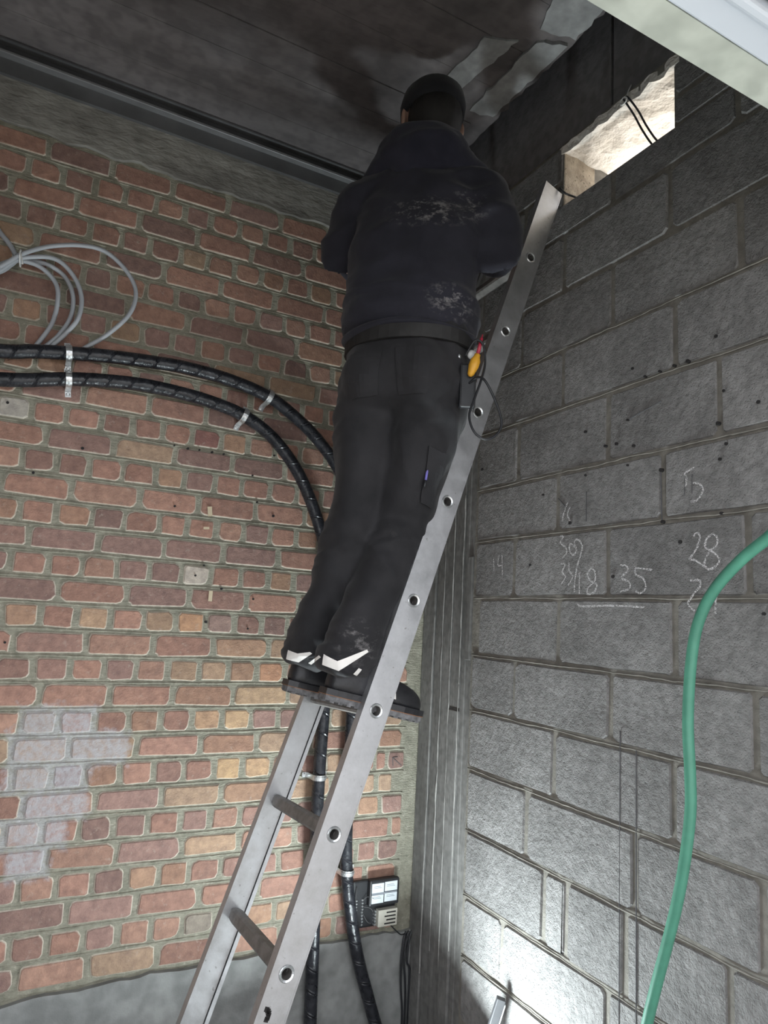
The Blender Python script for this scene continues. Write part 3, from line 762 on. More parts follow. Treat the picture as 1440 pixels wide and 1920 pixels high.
# ------------------------------------------------------------------ thick black conduits on the brick wall
CRAD = .0225
YC = -.050
UP = [(-2.293, 2.194), (-1.946, 2.229), (-1.605, 2.274), (-1.519, 2.293), (-1.414, 2.311), (-1.301, 2.327), (-1.166, 2.339), (-1.041, 2.344), (-0.889, 2.333), (-0.737, 2.299), (-0.617, 2.234), (-0.526, 2.164), (-0.443, 2.072), (-0.387, 1.956), (-0.354, 1.818), (-0.338, 1.619), (-0.328, 1.401), (-0.326, 1.184), (-0.322, 0.958), (-0.32, 0.772), (-0.309, 0.618), (-0.281, 0.463), (-0.242, 0.316), (-0.195, 0.185), (-0.156, 0.082), (-0.131, 0.032)]
LO = [(-2.293, 2.115), (-1.946, 2.15), (-1.594, 2.185), (-1.405, 2.226), (-1.292, 2.244), (-1.175, 2.254), (-1.051, 2.251), (-0.939, 2.239), (-0.824, 2.212), (-0.714, 2.152), (-0.613, 2.048), (-0.541, 1.927), (-0.489, 1.803), (-0.467, 1.704), (-0.451, 1.55), (-0.443, 1.381), (-0.439, 1.204), (-0.441, 0.951), (-0.434, 0.693), (-0.423, 0.43), (-0.414, 0.141), (-0.411, 0.023)]
tag(tube('conduit', [(x, YC, z) for x, z in UP], CRAD, MAT['conduit'], None, 16, 8), 'upper thick black spiral-wrapped conduit curving down the brick wall beside the terminal board', 'conduit', 'thick black conduits on the brick wall')
tag(tube('conduit', [(x, YC, z) for x, z in LO], CRAD, MAT['conduit'], None, 16, 8), 'lower thick black spiral-wrapped conduit, inner of the two curves on the brick wall', 'conduit', 'thick black conduits on the brick wall')

def saddle(x, z, tx, tz, label):
    t = V((tx, 0, tz)).normalized(); u = V((t.z, 0, -t.x))
    if u.z < 0 or (abs(u.z) < .2 and u.x < 0): u = -u
    o = V((x, 0, z)); out = V((0, -1, 0)); r = CRAD + .0015
    root = thing('cable_saddle', o + V((0, -.001, 0)), label, 'clamp', 'metal saddle clamps on the black conduits')
    P = [(-r-.024, .005), (-r-.006, .005), (-r-.002, .016), (-r, -YC)]
    P += [(-r*cos(q), -YC + r*sin(q)) for q in [pi*k/10 for k in range(1, 10)]]
    P += [(r, -YC), (r+.002, .016), (r+.006, .005), (r+.024, .005)]
    bm = bmesh.new(); hw = .0095; rows = []
    for i, (a, b) in enumerate(P):
        pa, pb = P[max(i-1, 0)], P[min(i+1, len(P)-1)]
        d = V((pb[0]-pa[0], pb[1]-pa[1], 0)).normalized(); nn = V((-d.y, d.x, 0)); th = .0022
        q0 = o + u*a + out*b; q1 = o + u*(a+nn.x*th) + out*(b+nn.y*th)
        rows.append([bm.verts.new(q0 - t*hw), bm.verts.new(q0 + t*hw), bm.verts.new(q1 + t*hw), bm.verts.new(q1 - t*hw)])
    for a, b in zip(rows[:-1], rows[1:]):
        for k in range(4): bm.faces.new((a[k], a[(k+1) % 4], b[(k+1) % 4], b[k]))
    bm.faces.new(rows[0]); bm.faces.new(rows[-1])
    st = link('strap', bm_mesh('strap', bm), MAT['zinc'], root); bev(st, .0008, 1)
    bm = bmesh.new()                                            # raised middle rib
    for q in [pi*(k+.5)/12 for k in range(12)]:
        c = o - u*(r*cos(q)) + out*(-YC + r*sin(q)); nn = (-u*cos(q) + out*sin(q)); tt = (u*sin(q) + out*cos(q))
        obox(bm, c + nn*.0022, t, tt, nn, (-.003, -.0036, -.001), (.003, .0036, .0016))
    link('rib', bm_mesh('rib', bm), MAT['zinc'], st)
    for s in (-1, 1):
        bm = bmesh.new(); disc_stack(bm, o + u*(s*(r+.015)) + out*.0065, out, [(0, .0065), (.002, .0065), (.0035, .004)], 10)
        link('screw', bm_mesh('screw', bm), MAT['zinc'], root)
saddle(-1.414, 2.311, 1, .14, 'galvanised saddle clamp on the upper conduit under the grey cable loops')
saddle(-1.405, 2.226, 1, .14, 'galvanised saddle clamp on the lower conduit under the grey cable loops')
saddle(-0.737, 2.299, 1, -.38, 'galvanised saddle clamp on the upper conduit bend nearest the man')
saddle(-0.824, 2.212, 1, -.35, 'galvanised saddle clamp on the lower conduit bend nearest the man')
saddle(-0.441, 0.951, 0.0, 1, 'galvanised saddle clamp on the left upright conduit behind the ladder')
saddle(-0.309, 0.618, 0.05, 1, 'galvanised saddle clamp on the right upright conduit above the terminal board')

# ------------------------------------------------------------------ thin grey cables looped above the conduits
def gc(pts, label, y0=-.05):
    n = len(pts); P = []
    for i, (x, z) in enumerate(pts):
        back = max(0.0, (i - n + 4)/3.0)
        P.append((x, y0 + (-.0165 - y0)*min(1, back), z))
    tag(tube('grey_cable', P, .0072, MAT['grey_cable'], None, 10, 8), label, 'cable', 'grey cables tied in a bundle')
gc([(-2.1, 2.30), (-1.85, 2.40), (-1.661, 2.51), (-1.636, 2.53), (-1.606, 2.563), (-1.578, 2.592), (-1.509, 2.637), (-1.418, 2.669), (-1.342, 2.669), (-1.271, 2.62), (-1.236, 2.554), (-1.251, 2.472), (-1.312, 2.392), (-1.361, 2.351), (-1.401, 2.316)], 'grey cable making the widest loop above the black conduits', -.080)
gc([(-2.1, 2.33), (-1.85, 2.41), (-1.662, 2.522), (-1.638, 2.542), (-1.61, 2.568), (-1.578, 2.580), (-1.528, 2.575), (-1.483, 2.541), (-1.466, 2.491), (-1.472, 2.406), (-1.509, 2.323), (-1.532, 2.286)], 'grey cable making the smallest inner loop above the black conduits', -.050)
gc([(-2.1, 2.36), (-1.85, 2.43), (-1.663, 2.535), (-1.639, 2.556), (-1.611, 2.578), (-1.578, 2.591), (-1.512, 2.596), (-1.455, 2.57), (-1.423, 2.512), (-1.422, 2.436), (-1.45, 2.37), (-1.484, 2.325), (-1.505, 2.292)], 'grey cable of the middle pair of loops, inner one', -.035)
gc([(-2.1, 2.27), (-1.85, 2.38), (-1.661, 2.500), (-1.637, 2.522), (-1.61, 2.556), (-1.578, 2.584), (-1.495, 2.608), (-1.437, 2.575), (-1.4, 2.509), (-1.399, 2.433), (-1.429, 2.376), (-1.461, 2.335), (-1.485, 2.297)], 'grey cable of the middle pair of loops, outer one', -.065)
tag(tube('grey_cable', [(-1.86, -.019, 2.88), (-1.699, -.019, 2.719), (-1.653, -.019, 2.669), (-1.622, -.019, 2.637), (-1.60, -.019, 2.60), (-1.612, -.019, 2.57), (-1.66, -.019, 2.525), (-1.85, -.019, 2.42)], .0080, MAT['grey_cable'], None, 10, 8), 'grey cable dropping straight from the upper left into the tied bundle', 'cable', 'grey cables tied in a bundle')
tie = thing('cable_tie', (-1.578, -.05, 2.586), 'white nylon tie round the bundle of grey cables', 'cable tie')
tube('tie_band', [(-1.585 + .002*cos(q), -.052 + .044*cos(q), 2.586 + .020*sin(q)) for q in [2*pi*k/14 for k in range(15)]], .0024, MAT['white_plastic'], tie, 6, 1)
tube('tie_tail', [(-1.584, -.096, 2.582), (-1.580, -.100, 2.565), (-1.575, -.100, 2.548)], .0022, MAT['white_plastic'], tie, 6, 4)

# ------------------------------------------------------------------ green hose hanging by the block wall
tag(tube('garden_hose', [(-.16, -2.05, 1.70), (-.14, -1.85, 1.80), (-.125, -1.70, 1.80), (-.12, -1.581, 1.754), (-.12, -1.547, 1.731), (-.12, -1.485, 1.688), (-.12, -1.42, 1.626), (-.12, -1.378, 1.555), (-.12, -1.357, 1.465), (-.12, -1.347, 1.336), (-.12, -1.351, 1.223), (-.12, -1.351, 1.144), (-.12, -1.336, 1.041), (-.12, -1.315, 0.946), (-.12, -1.285, 0.842), (-.12, -1.256, 0.748), (-.12, -1.229, 0.653), (-.125, -1.18, .45), (-.14, -1.13, .22), (-.20, -1.08, .05), (-.34, -1.06, .0125), (-.55, -1.12, .0125), (-.72, -1.28, .0125)], .0125, MAT['hose'], None, 14, 8),
    'green rubber hose hanging in a long curve beside the block wall', 'hose')

# ------------------------------------------------------------------ terminal board low on the brick wall
TBX0, TBX1, TBZ0, TBZ1 = -.262, -.082, .404, .568
tb = thing('terminal_board', ((TBX0+TBX1)/2, 0, TBZ0), 'black terminal board with white label cards low beside the corner', 'terminal board')
bev(boxes('back_plate', [((TBX0, -.018, TBZ0), (TBX1, -.0, TBZ1))], MAT['black_plastic'], tb), .006)
bev(boxes('cover', [((-.205, -.040, .480), (TBX1+.001, -.018, TBZ1+.004))], MAT['black_plastic'], tb), .006)
for (x0, x1, z0, z1) in ((-.197, -.148, .528, .560), (-.144, -.092, .530, .562), (-.197, -.148, .492, .520), (-.144, -.092, .494, .522)):
    c = boxes('label_card', [((x0, -.0415, z0), (x1, -.040, z1))], MAT['card'], tb)
    boxes('printed_line', [((x0+.008, -.0419, z0+.016+k*.005), (x1-.010-.004*k, -.0414, z0+.0175+k*.005)) for k in (0, 1)], MAT['ink'], c)
boxes('print_bar', [((-.197, -.0413, .521), (-.092, -.040, .5275))], MAT['ink'], tb)
for cx in (-.248, -.222):
    for k in range(9):
        bm = bmesh.new(); disc_stack(bm, V((cx + random.uniform(-.001, .001), -.018, .418 + k*.0105)), V((0, -1, 0)), [(0, .0042), (.003, .0042), (.005, .0024)], 8)
        link('terminal_screw', bm_mesh('terminal_screw', bm), MAT['zinc'], tb)
cb = boxes('connector_block', [((-.165, -.042, .408), (TBX1-.004, -.018, .466))], MAT['cream'], tb); bev(cb, .002)
for k in range(4):
    boxes('slot', [((-.140 + (k % 2)*.008, -.0432, .416 + k*.0125), (-.094, -.0415, .4205 + k*.0125))], MAT['hole'], cb)  # dark bars painted for the shade in the terminal slots
for k in range(5):
    bm = bmesh.new(); disc_stack(bm, V((-.172, -.018, .414 + k*.0115)), V((0, -1, 0)), [(0, .0045), (.012, .0045), (.014, .003)], 8)
    link('terminal_screw', bm_mesh('terminal_screw', bm), MAT['zinc'], tb)
for (pts) in ([(-.222, -.022, .50), (-.21, -.030, .515), (-.19, -.044, .512)], [(-.222, -.022, .46), (-.205, -.032, .43), (-.185, -.028, .42)], [(-.248, -.022, .44), (-.255, -.028, .50), (-.25, -.022, .55)], [(-.222, -.022, .48), (-.195, -.034, .475), (-.176, -.028, .45)]):
    tube('wire', pts, .0012, MAT['steel_grey'], tb, 6, 6)
tag(tube('corner_wire', [(-.10, -.02, .40), (-.085, -.025, .385), (-.06, -.03, .365), (-.035, -.028, .36), (-.028, -.028, .30)], .0022, MAT['black_plastic'], None, 6, 6), 'thin dark wire trailing from the terminal board into the corner', 'wire', 'dark wires in the corner')
for k, (dx, lb) in enumerate(((-.045, 'dark wire hanging lowest in the corner, leftmost of three'), (-.033, 'dark wire hanging in the corner, middle of three'), (-.020, 'dark wire hanging in the corner, rightmost of three'))):
    tag(tube('corner_wire', [(dx+.012, -.022, .37), (dx, -.026, .34), (dx-.008, -.03, .27), (dx-.004+.004*k, -.03, .18+.03*k), (dx+.008, -.026, .10+.03*k), (dx+.01, -.024, .01)], .004, MAT['black_plastic'], None, 8, 6), lb, 'wire', 'dark wires in the corner')

# ------------------------------------------------------------------ cords in the opening
tag(tube('twin_cord', [(-.012, -1.050, 3.130), (-.008, -1.058, 3.112), (.01, -1.072, 3.07), (.03, -1.085, 3.02), (.06, -1.10, 2.97), (.10, -1.12, 2.93), (.19, -1.16, 2.90), (.24, -1.18, 2.80)], .0032, MAT['black_plastic'], None, 8, 8), 'left strand of the black twin cord hanging in the wall opening', 'cord', 'black cord strands in the opening')
tag(tube('twin_cord', [(-.012, -1.060, 3.134), (-.006, -1.071, 3.116), (.012, -1.087, 3.074), (.032, -1.10, 3.024), (.062, -1.116, 2.974), (.102, -1.138, 2.933), (.19, -1.18, 2.905), (.25, -1.20, 2.80)], .0032, MAT['black_plastic'], None, 8, 8), 'right strand of the black twin cord hanging in the wall opening', 'cord', 'black cord strands in the opening')
hk = thing('cord_hook', (.0, -1.045, 3.128), 'white wire hook holding the twin cord at the opening', 'hook')
tube('hook_ring', [(-.012, -1.050 + .013*cos(q), 3.125 + .011*sin(q)) for q in [2*pi*k/14 for k in range(15)]], .0026, MAT['white_plastic'], hk, 6, 1)
tube('hook_shank', [(-.012, -1.062, 3.13), (-.008, -1.065, 3.15), (.008, -1.062, 3.18)], .002, MAT['white_plastic'], hk, 6, 4)
tag(tube('thin_cable', [(.12, -.82, 2.945), (.06, -.81, 2.95), (.01, -.80, 2.955), (-.010, -.792, 2.962), (-.016, -.778, 2.985), (-.004, -.765, 3.0)], .0035, MAT['black_plastic'], None, 8, 8), 'thin dark cable coming out of the opening behind the ladder top', 'cable')

# ------------------------------------------------------------------ LED work light on the floor in the corner
U3 = V((0, 0, 1))
wl = thing('work_light', (-.28, -.60, 0), 'black LED work light on the floor near the corner, shining up the walls', 'work light')
LN = V((-.29, -.28, .92)).normalized(); LX = V((0, 1, 0)).cross(LN).normalized(); LY = LN.cross(LX)
LC = V((-.28, -.60, .16))
bm = bmesh.new(); obox(bm, LC, LX, LY, LN, (-.105, -.085, -.036), (.105, .085, -.004)); bev(link('housing', bm_mesh('housing', bm), MAT['black_plastic'], wl), .008)
bm = bmesh.new()
for a, b in (((-.108, -.088, -.006), (-.096, .088, .006)), ((.096, -.088, -.006), (.108, .088, .006)), ((-.096, -.088, -.006), (.096, -.076, .006)), ((-.096, .076, -.006), (.096, .088, .006))): obox(bm, LC, LX, LY, LN, a, b)
bev(link('bezel', bm_mesh('bezel', bm), MAT['steel_grey'], wl), .002)
bm = bmesh.new(); obox(bm, LC, LX, LY, LN, (-.096, -.076, -.006), (.096, .076, -.001)); link('led_panel', bm_mesh('led_panel', bm), MAT['led'], wl)
bm = bmesh.new()
for k in range(6): obox(bm, LC, LX, LY, LN, (-.085+k*.034-.002, -.07, -.052), (-.085+k*.034+.002, .07, -.034))
link('cooling_fin', bm_mesh('cooling_fin', bm), MAT['black_plastic'], wl)
tube('stand', [LC + LX*.112 - LN*.02, LC + LX*.118 - LN*.05, V((LC.x+.122, -.57, .03)), V((LC.x+.122, -.51, .009)), V((LC.x, -.49, .009)), V((LC.x-.122, -.51, .009)), V((LC.x-.122, -.57, .03)), LC - LX*.118 - LN*.05, LC - LX*.112 - LN*.02], .007, MAT['steel_dark'], wl, 8, 5)
tube('power_cable', [LC - LN*.04, LC - LN*.07, V((-.32, -.47, .02)), V((-.40, -.40, .008)), V((-.6, -.34, .008)), V((-.9, -.34, .008))], .004, MAT['black_plastic'], wl, 8, 6)
# narrow metal offcut leaning on the block wall
h0, h1 = V((-.125, -.525, .0)), V((-.034, -.606, .408)); hz = (h1-h0).normalized(); hx = (V((.85, -.5, 0)) - hz*hz.dot(V((.85, -.5, 0)))).normalized(); hy = hz.cross(hx)
mo = thing('metal_offcut', h0, 'narrow dark metal offcut with a pale side leaning at the foot of the block wall', 'offcut')
bm = bmesh.new(); obox(bm, h0, hx, hy, hz, (-.016, -.010, .002), (.010, .010, (h1-h0).length)); bev(link('bar', bm_mesh('bar', bm), MAT['steel_dark'], mo), .002)
bm = bmesh.new(); obox(bm, h0, hx, hy, hz, (.010, -.009, .01), (.013, .009, (h1-h0).length - .012)); link('pale_side', bm_mesh('pale_side', bm), MAT['card'], mo)
# dark steel box under the slab at the far left
db = thing('ceiling_box', (-1.90, -.20, CEIL-.06), 'dark steel box under the ceiling in the top left corner', 'box')
bev(boxes('box_body', [((-2.12, -.30, CEIL-.050), (-1.84, -.17, CEIL-.009))], MAT['black_plastic'], db), .004)
bev(boxes('box_lip', [((-1.842, -.305, CEIL-.054), (-1.828, -.165, CEIL-.009))], MAT['steel_grey'], db), .002)

# ------------------------------------------------------------------ the man on the ladder
U = V((0, 0, 1))
def frame(ang):                                # heading measured from +x towards +y
    F = V((cos(ang), sin(ang), 0)); return F, F.cross(U)
def loft(bm, pts, rad, side, seg=18, cap=1.0):
    """closed tube of elliptical rings; rad: (a along side, b across)"""
    P = [V(p) for p in pts]; n = len(P); side = V(side)
    rings = []
    def ring(p, t, a, b):
        s = (side - t*side.dot(t)).normalized(); q = t.cross(s)
        return [bm.verts.new(p + s*(a*cos(2*pi*k/seg)) + q*(b*sin(2*pi*k/seg))) for k in range(seg)]
    ts = [(P[min(i+1, n-1)]-P[max(i-1, 0)]).normalized() for i in range(n)]
    def ends(i, sg):
        a, b = rad[i]; h = min(a, b)*cap; out = []
        for q in (80, 55, 28): 
            c, s_ = cos(radians(q)), sin(radians(q)); out.append((P[i] + ts[i]*(sg*h*s_), a*max(c, .05), b*max(c, .05)))
        return out
    for p, a, b in ends(0, -1): rings.append(ring(p, ts[0], a, b))
    for i in range(n): rings.append(ring(P[i], ts[i], *rad[i]))
    for p, a, b in reversed(ends(n-1, 1)): rings.append(ring(p, ts[-1], a, b))
    for r0, r1 in zip(rings[:-1], rings[1:]):
        for k in range(seg): bm.faces.new((r0[k], r0[(k+1) % seg], r1[(k+1) % seg], r1[k]))
    bm.faces.new(list(reversed(rings[0]))); bm.faces.new(rings[-1])
def ell(bm, c, F, Rt, r, seg=16):              # ellipsoid: r = (right, forward, up)
    c = V(c); rings = []; up = Rt.cross(F)
    if up.z < 0: up = -up
    for j in range(1, 10):
        th = pi*j/10
        rings.append([bm.verts.new(c + Rt*(r[0]*sin(th)*cos(2*pi*k/seg)) + F*(r[1]*sin(th)*sin(2*pi*k/seg)) + up*(r[2]*cos(th))) for k in range(seg)])
    for a, b in zip(rings[:-1], rings[1:]):
        for k in range(seg): bm.faces.new((a[k], b[k], b[(k+1) % seg], a[(k+1) % seg]))
    t, d = bm.verts.new(c + up*r[2]), bm.verts.new(c - up*r[2])
    for k in range(seg):
        bm.faces.new((t, rings[0][k], rings[0][(k+1) % seg])); bm.faces.new((d, rings[-1][(k+1) % seg], rings[-1][k]))
def blob(name, bm, voxel, mat, parent, smooth=6, disp=None, factor=.5):
    """fuse overlapping closed shapes into one continuous surface"""
    bmesh.ops.recalc_face_normals(bm, faces=bm.faces)
    me = bpy.data.meshes.new(name); bm.to_mesh(me); bm.free()
    o = bpy.data.objects.new(name, me); COL.objects.link(o)
    m = o.modifiers.new('r', 'REMESH'); m.mode = 'VOXEL'; m.voxel_size = voxel
    if smooth:
        s = o.modifiers.new('s', 'SMOOTH'); s.iterations = smooth; s.factor = factor
    dg = bpy.context.evaluated_depsgraph_get(); dg.update()
    out = bpy.data.meshes.new_from_object(o.evaluated_get(dg)); out.name = name
    bpy.data.objects.remove(o); bpy.data.meshes.remove(me)
    if disp:
        nn = [v.normal.copy() for v in out.vertices]
        for v, q in zip(out.vertices, nn): v.co += q*disp(v.co, q)
    for p in out.polygons: p.use_smooth = True
    out.materials.clear()
    return link(name, out, mat, parent)
def ridged(p): return 1 - 2*abs(noise.noise(p))

MAN = V((-.70, -.69, 1.31))
man = thing('person', MAN, 'person in black work clothes and dark hat standing on the ladder, back turned', 'person')
TF, TR = frame(radians(50))          # chest heading
HF, HR = frame(radians(40))          # hips
NF, NR = frame(radians(78))          # head
hipC, shC = V((-.572, -.785, 2.19)), V((-.552, -.795, 2.75))
hipR, hipL = hipC + HR*.090, hipC - HR*.090
knR, knL = V((-.550, -.760, 1.775)), V((-.662, -.700, 1.765))
anR, anL = V((-.715, -.790, 1.400)), V((-.745, -.600, 1.400))
SR, SL = shC + TR*.175 + V((0, 0, .0)), shC - TR*.175
ER, EL = V((-.385, -.945, 2.545)), V((-.712, -.590, 2.600))
WR, WLh = V((-.238, -.690, 2.745)), V((-.52, -.440, 2.70))
HDC = V((-.530, -.783, 3.022))

# --- bare body: one continuous figure
bm = bmesh.new()
loft(bm, [hipC + U*.02, hipC + U*.12, hipC + U*.26, shC - U*.14, shC + U*.0, shC + U*.05], [(.155, .105), (.15, .10), (.135, .09), (.16, .10), (.15, .085), (.07, .06)], TR)
loft(bm, [shC + U*.02 + TF*.0, HDC - U*.10 - NF*.012, HDC - U*.04], [(.062, .062), (.056, .060), (.055, .06)], NR)
ell(bm, HDC, NF, NR, (.076, .096, .108)); ell(bm, HDC + NF*.038 - U*.060, NF, NR, (.055, .055, .062))      # skull, jaw
ell(bm, HDC + NF*.086 - U*.010, NF, NR, (.016, .022, .028)); ell(bm, HDC + NF*.098 - U*.026, NF, NR, (.013, .014, .012))       # nose
ell(bm, HDC + NF*.080 - U*.062, NF, NR, (.024, .012, .009)); ell(bm, HDC + NF*.078 - U*.090, NF, NR, (.022, .018, .016))       # mouth, chin
for s in (-1, 1):
    ell(bm, HDC + NF*.083 + NR*(s*.031) + U*.014, NF, NR, (.017, .010, .010))                                   # eyes
    ell(bm, HDC + NF*.080 + NR*(s*.031) + U*.032, NF, NR, (.023, .011, .007))                                   # brows
    ell(bm, HDC + NR*(s*.090) - NF*.006 - U*.022, (NF*cos(.35) + NR*s*(-sin(.35))), (NR*cos(.35) + NF*s*sin(.35)), (.0085, .019, .033))   # ears
    ell(bm, HDC + NR*(s*.045) + NF*.058 - U*.030, NF, NR, (.022, .022, .024))
def limb(bm, a, b, c, r):
    loft(bm, [a, a.lerp(b, .5), b, b.lerp(c, .3), c], [(r[0], r[0]), (r[0]*.95, r[0]*.95), (r[1], r[1]), (r[1]*1.02, r[1]*1.02), (r[2], r[2])], U if abs((b-a).normalized().z) < .8 else TR)
limb(bm, SR, ER, WR, (.048, .040, .028)); limb(bm, SL, EL, WLh, (.048, .040, .028))
limb(bm, hipR, knR, anR, (.068, .048, .036)); limb(bm, hipL, knL, anL, (.068, .048, .036))
for an in (anR, anL): loft(bm, [an, an + V((.05, 0, -.05)), an + V((.13, 0, -.075))], [(.035, .035), (.036, .03), (.03, .02)], V((0, 1, 0)))
def hand(bm, wrist, aim, palm_n, grip, s):
    """palm, four fingers of unequal length and a thumb from the side of the palm"""
    aim = aim.normalized(); pn = (palm_n - aim*palm_n.dot(aim)).normalized(); sd = aim.cross(pn)*s
    loft(bm, [wrist, wrist + aim*.045, wrist + aim*.088], [(.027, .017), (.038, .015), (.040, .013)], sd)
    for k, ln in enumerate((.072, .080, .075, .060)):
        b0 = wrist + aim*.082 + sd*(-.029 + k*.0195); P = [b0]; d = aim.copy(); ang = 0
        for j, fr in enumerate((.42, .33, .25)):
            ang += grip*(.62, 1.05, .75)[j]; dd = aim*cos(ang) + pn*sin(ang); P.append(P[-1] + dd*(ln*fr))
        loft(bm, P, [(.0098, .0098), (.0092, .0092), (.0086, .0086), (.0072, .0072)], sd, 10)
    b0 = wrist + aim*.028 - sd*.030; t1 = (aim*.62 - sd*.62 + pn*.45).normalized(); t2 = (aim*.75 + pn*.65 - sd*.05).normalized()
    loft(bm, [b0, b0 + t1*.038, b0 + t1*.038 + t2*.030, b0 + t1*.038 + t2*.054], [(.014, .014), (.0115, .0115), (.0105, .0105), (.008, .008)], pn, 10)
# right hand closes on the rung at chest height, left hand half closed in front of the chest
hand(bm, WR, V((.75, .60, -.12)), V((.35, -.1, -.9)), 1.15, 1)
hand(bm, WLh, V((.75, .55, .30)), V((.2, -.5, -.8)), .85, -1)
blob('body', bm, .0062, MAT['skin'], man, 3)

# --- jacket
bm = bmesh.new()
loft(bm, [hipC + U*.115, hipC + U*.165, hipC + U*.25, hipC + U*.36, shC - U*.14, shC - U*.04, shC + U*.035, shC + U*.085],
     [(.176, .132), (.196, .150), (.190, .142), (.186, .136), (.196, .138), (.190, .125), (.135, .105), (.085, .085)], TR, 26, .25)
def sleeve(a, b, c, k=1.0):
    loft(bm, [a - (b-a)*.02, a.lerp(b, .45), b, b.lerp(c, .35), b.lerp(c, 1.0)], [(.074*k, .072*k), (.075*k, .073*k), (.071*k, .070*k), (.062*k, .062*k), (.044, .044)], TF, 18, .7)
sleeve(SR, ER, WR, 1.02); sleeve(SL, EL, WLh, 1.02)
loft(bm, [SL - U*.004, shC - TR*.09 + U*.04, shC + U*.062, shC + TR*.09 + U*.04, SR - U*.004], [(.066, .066), (.080, .070), (.085, .075), (.080, .070), (.066, .066)], TF, 18)
def fold_jacket(p, n):
    z = p.z; q = V((p.x*5, p.y*5, p.z*10))
    d = .012*noise.noise(q) + .011*ridged(V((p.x*7, p.y*7, p.z*12)) + V((3, 1, 4))) - .004
    low = max(0, 1 - abs(z - 2.37)/.12); d += low*.010*ridged(V((p.x*5, p.y*5, p.z*34)))
    return d
jacket = blob('jacket', bm, .009, MAT['jacket'], man, 8, fold_jacket)
# hem rib of the jacket
hem = [hipC + U*(.112 + .006*sin(2*pi*k/40*3)) + TR*(.184*cos(2*pi*k/40)) + TF*(.138*sin(2*pi*k/40)) for k in range(41)]
link('hem_band', tube_mesh('hem_band', hem, .011, 8, True, U), MAT['jacket'], jacket)
# hood lying on the back of the neck
bm = bmesh.new()
hc = shC + U*.106
loft(bm, [shC - TR*.150 + U*.035, shC - TR*.085 + U*.085 - TF*.03, shC + U*.105 - TF*.05, shC + TR*.085 + U*.085 - TF*.03, shC + TR*.150 + U*.035], [(.045, .050), (.062, .058), (.070, .062), (.062, .058), (.045, .050)], TF, 16)
ell(bm, hc - TF*.075 - U*.010, TF, TR, (.120, .062, .075)); ell(bm, hc - TF*.045 + U*.035, TF, TR, (.112, .075, .055))
for s in (-1, 1): loft(bm, [hc - TF*.06 + TR*(s*.085) + U*.01, hc + TR*(s*.098) + U*.01, hc + TF*.07 + TR*(s*.065) - U*.03], [(.038, .045), (.034, .045), (.028, .038)], U)
ell(bm, hc - TF*.085 - U*.055, TF, TR, (.085, .040, .045))
blob('hood', bm, .008, MAT['hood'], man, 8, lambda p, n: .007*ridged(V((p.x*9, p.y*9, p.z*20))) + .005*noise.noise(p*16))
# --- hat and hair
bm = bmesh.new(); prof = [(.000, .083), (.002, .091), (.030, .0935), (.038, .0920), (.06, .087), (.078, .072), (.100, .047), (.112, .020), (.115, .0)]
rings = []
for h, r in prof:
    rings.append([bm.verts.new(HDC + U*(h + (.012*sin(2*pi*k/28) if h < .03 else 0)*-1) + NR*(max(r, .001)*.98*cos(2*pi*k/28)) + NF*(max(r, .001)*1.16*sin(2*pi*k/28) - .004)) for k in range(28)])
for a, b in zip(rings[:-1], rings[1:]):
    for k in range(28): bm.faces.new((a[k], a[(k+1) % 28], b[(k+1) % 28], b[k]))
hat = link('knitted_hat', bm_mesh('knitted_hat', bm, True), MAT['hat'], man); so = hat.modifiers.new('t', 'SOLIDIFY'); so.thickness = .006; so.offset = 1
bm = bmesh.new(); ell(bm, HDC - NF*.030 - U*.022, NF, NR, (.083, .088, .088)); ell(bm, HDC - NF*.045 - U*.085, NF, NR, (.060, .045, .04))
blob('hair', bm, .007, MAT['hair'], man, 5)

# --- trousers
bm = bmesh.new()
loft(bm, [hipC + U*.155, hipC + U*.08, hipC + U*.0, hipC - U*.08], [(.168, .125), (.180, .138), (.182, .142), (.172, .130)], HR, 26, .25)
for s in (-1, 1): ell(bm, hipC - HF*.055 + HR*(s*.075) - U*.01, HF, HR, (.095, .095, .11))
def leg(h, k, a):
    hem_ = a + V((-.002, 0, -.012))
    loft(bm, [h + U*.02, h.lerp(k, .35), h.lerp(k, .75), k, k.lerp(a, .35), k.lerp(a, .7), a, hem_],
         [(.106, .116), (.095, .104), (.082, .088), (.077, .084), (.071, .079), (.067, .076), (.066, .077), (.066, .077)], HR, 22, .22)
leg(hipR - U*.02, knR, anR); leg(hipL - U*.02, knL, anL)
def fold_tr(p, n):
    z = p.z
    d = .008*noise.noise(V((p.x*7, p.y*7, p.z*7))) + .009*ridged(V((p.x*8, p.y*8, p.z*9 + p.x*9))) - .004
    for zc, wdt, amp, fr in ((1.42, .10, .013, 30), (1.74, .12, .008, 24), (2.07, .11, .008, 20)):
        k = max(0, 1 - abs(z - zc)/wdt)
        d += k*amp*ridged(V((p.x*6 + 2, p.y*6, z*fr + p.y*10)))
    return d
tro = blob('trousers', bm, .0085, MAT['trousers'], man, 7, fold_tr)
belt = [hipC + U*.088 + HR*(.181*cos(2*pi*k/40)) + HF*(.141*sin(2*pi*k/40)) for k in range(41)]
bm = bmesh.new()
rr = []
for q in belt:
    o_ = (q - hipC - U*.088).normalized(); rr.append([bm.verts.new(q - U*.02), bm.verts.new(q + o_*.007 - U*.019), bm.verts.new(q + o_*.007 + U*.019), bm.verts.new(q + U*.02)])
for a, b in zip(rr[:-1], rr[1:]):
    for k in range(4): bm.faces.new((a[k], a[(k+1) % 4], b[(k+1) % 4], b[k]))
link('belt', bm_mesh('belt', bm, False), MAT['belt'], man)
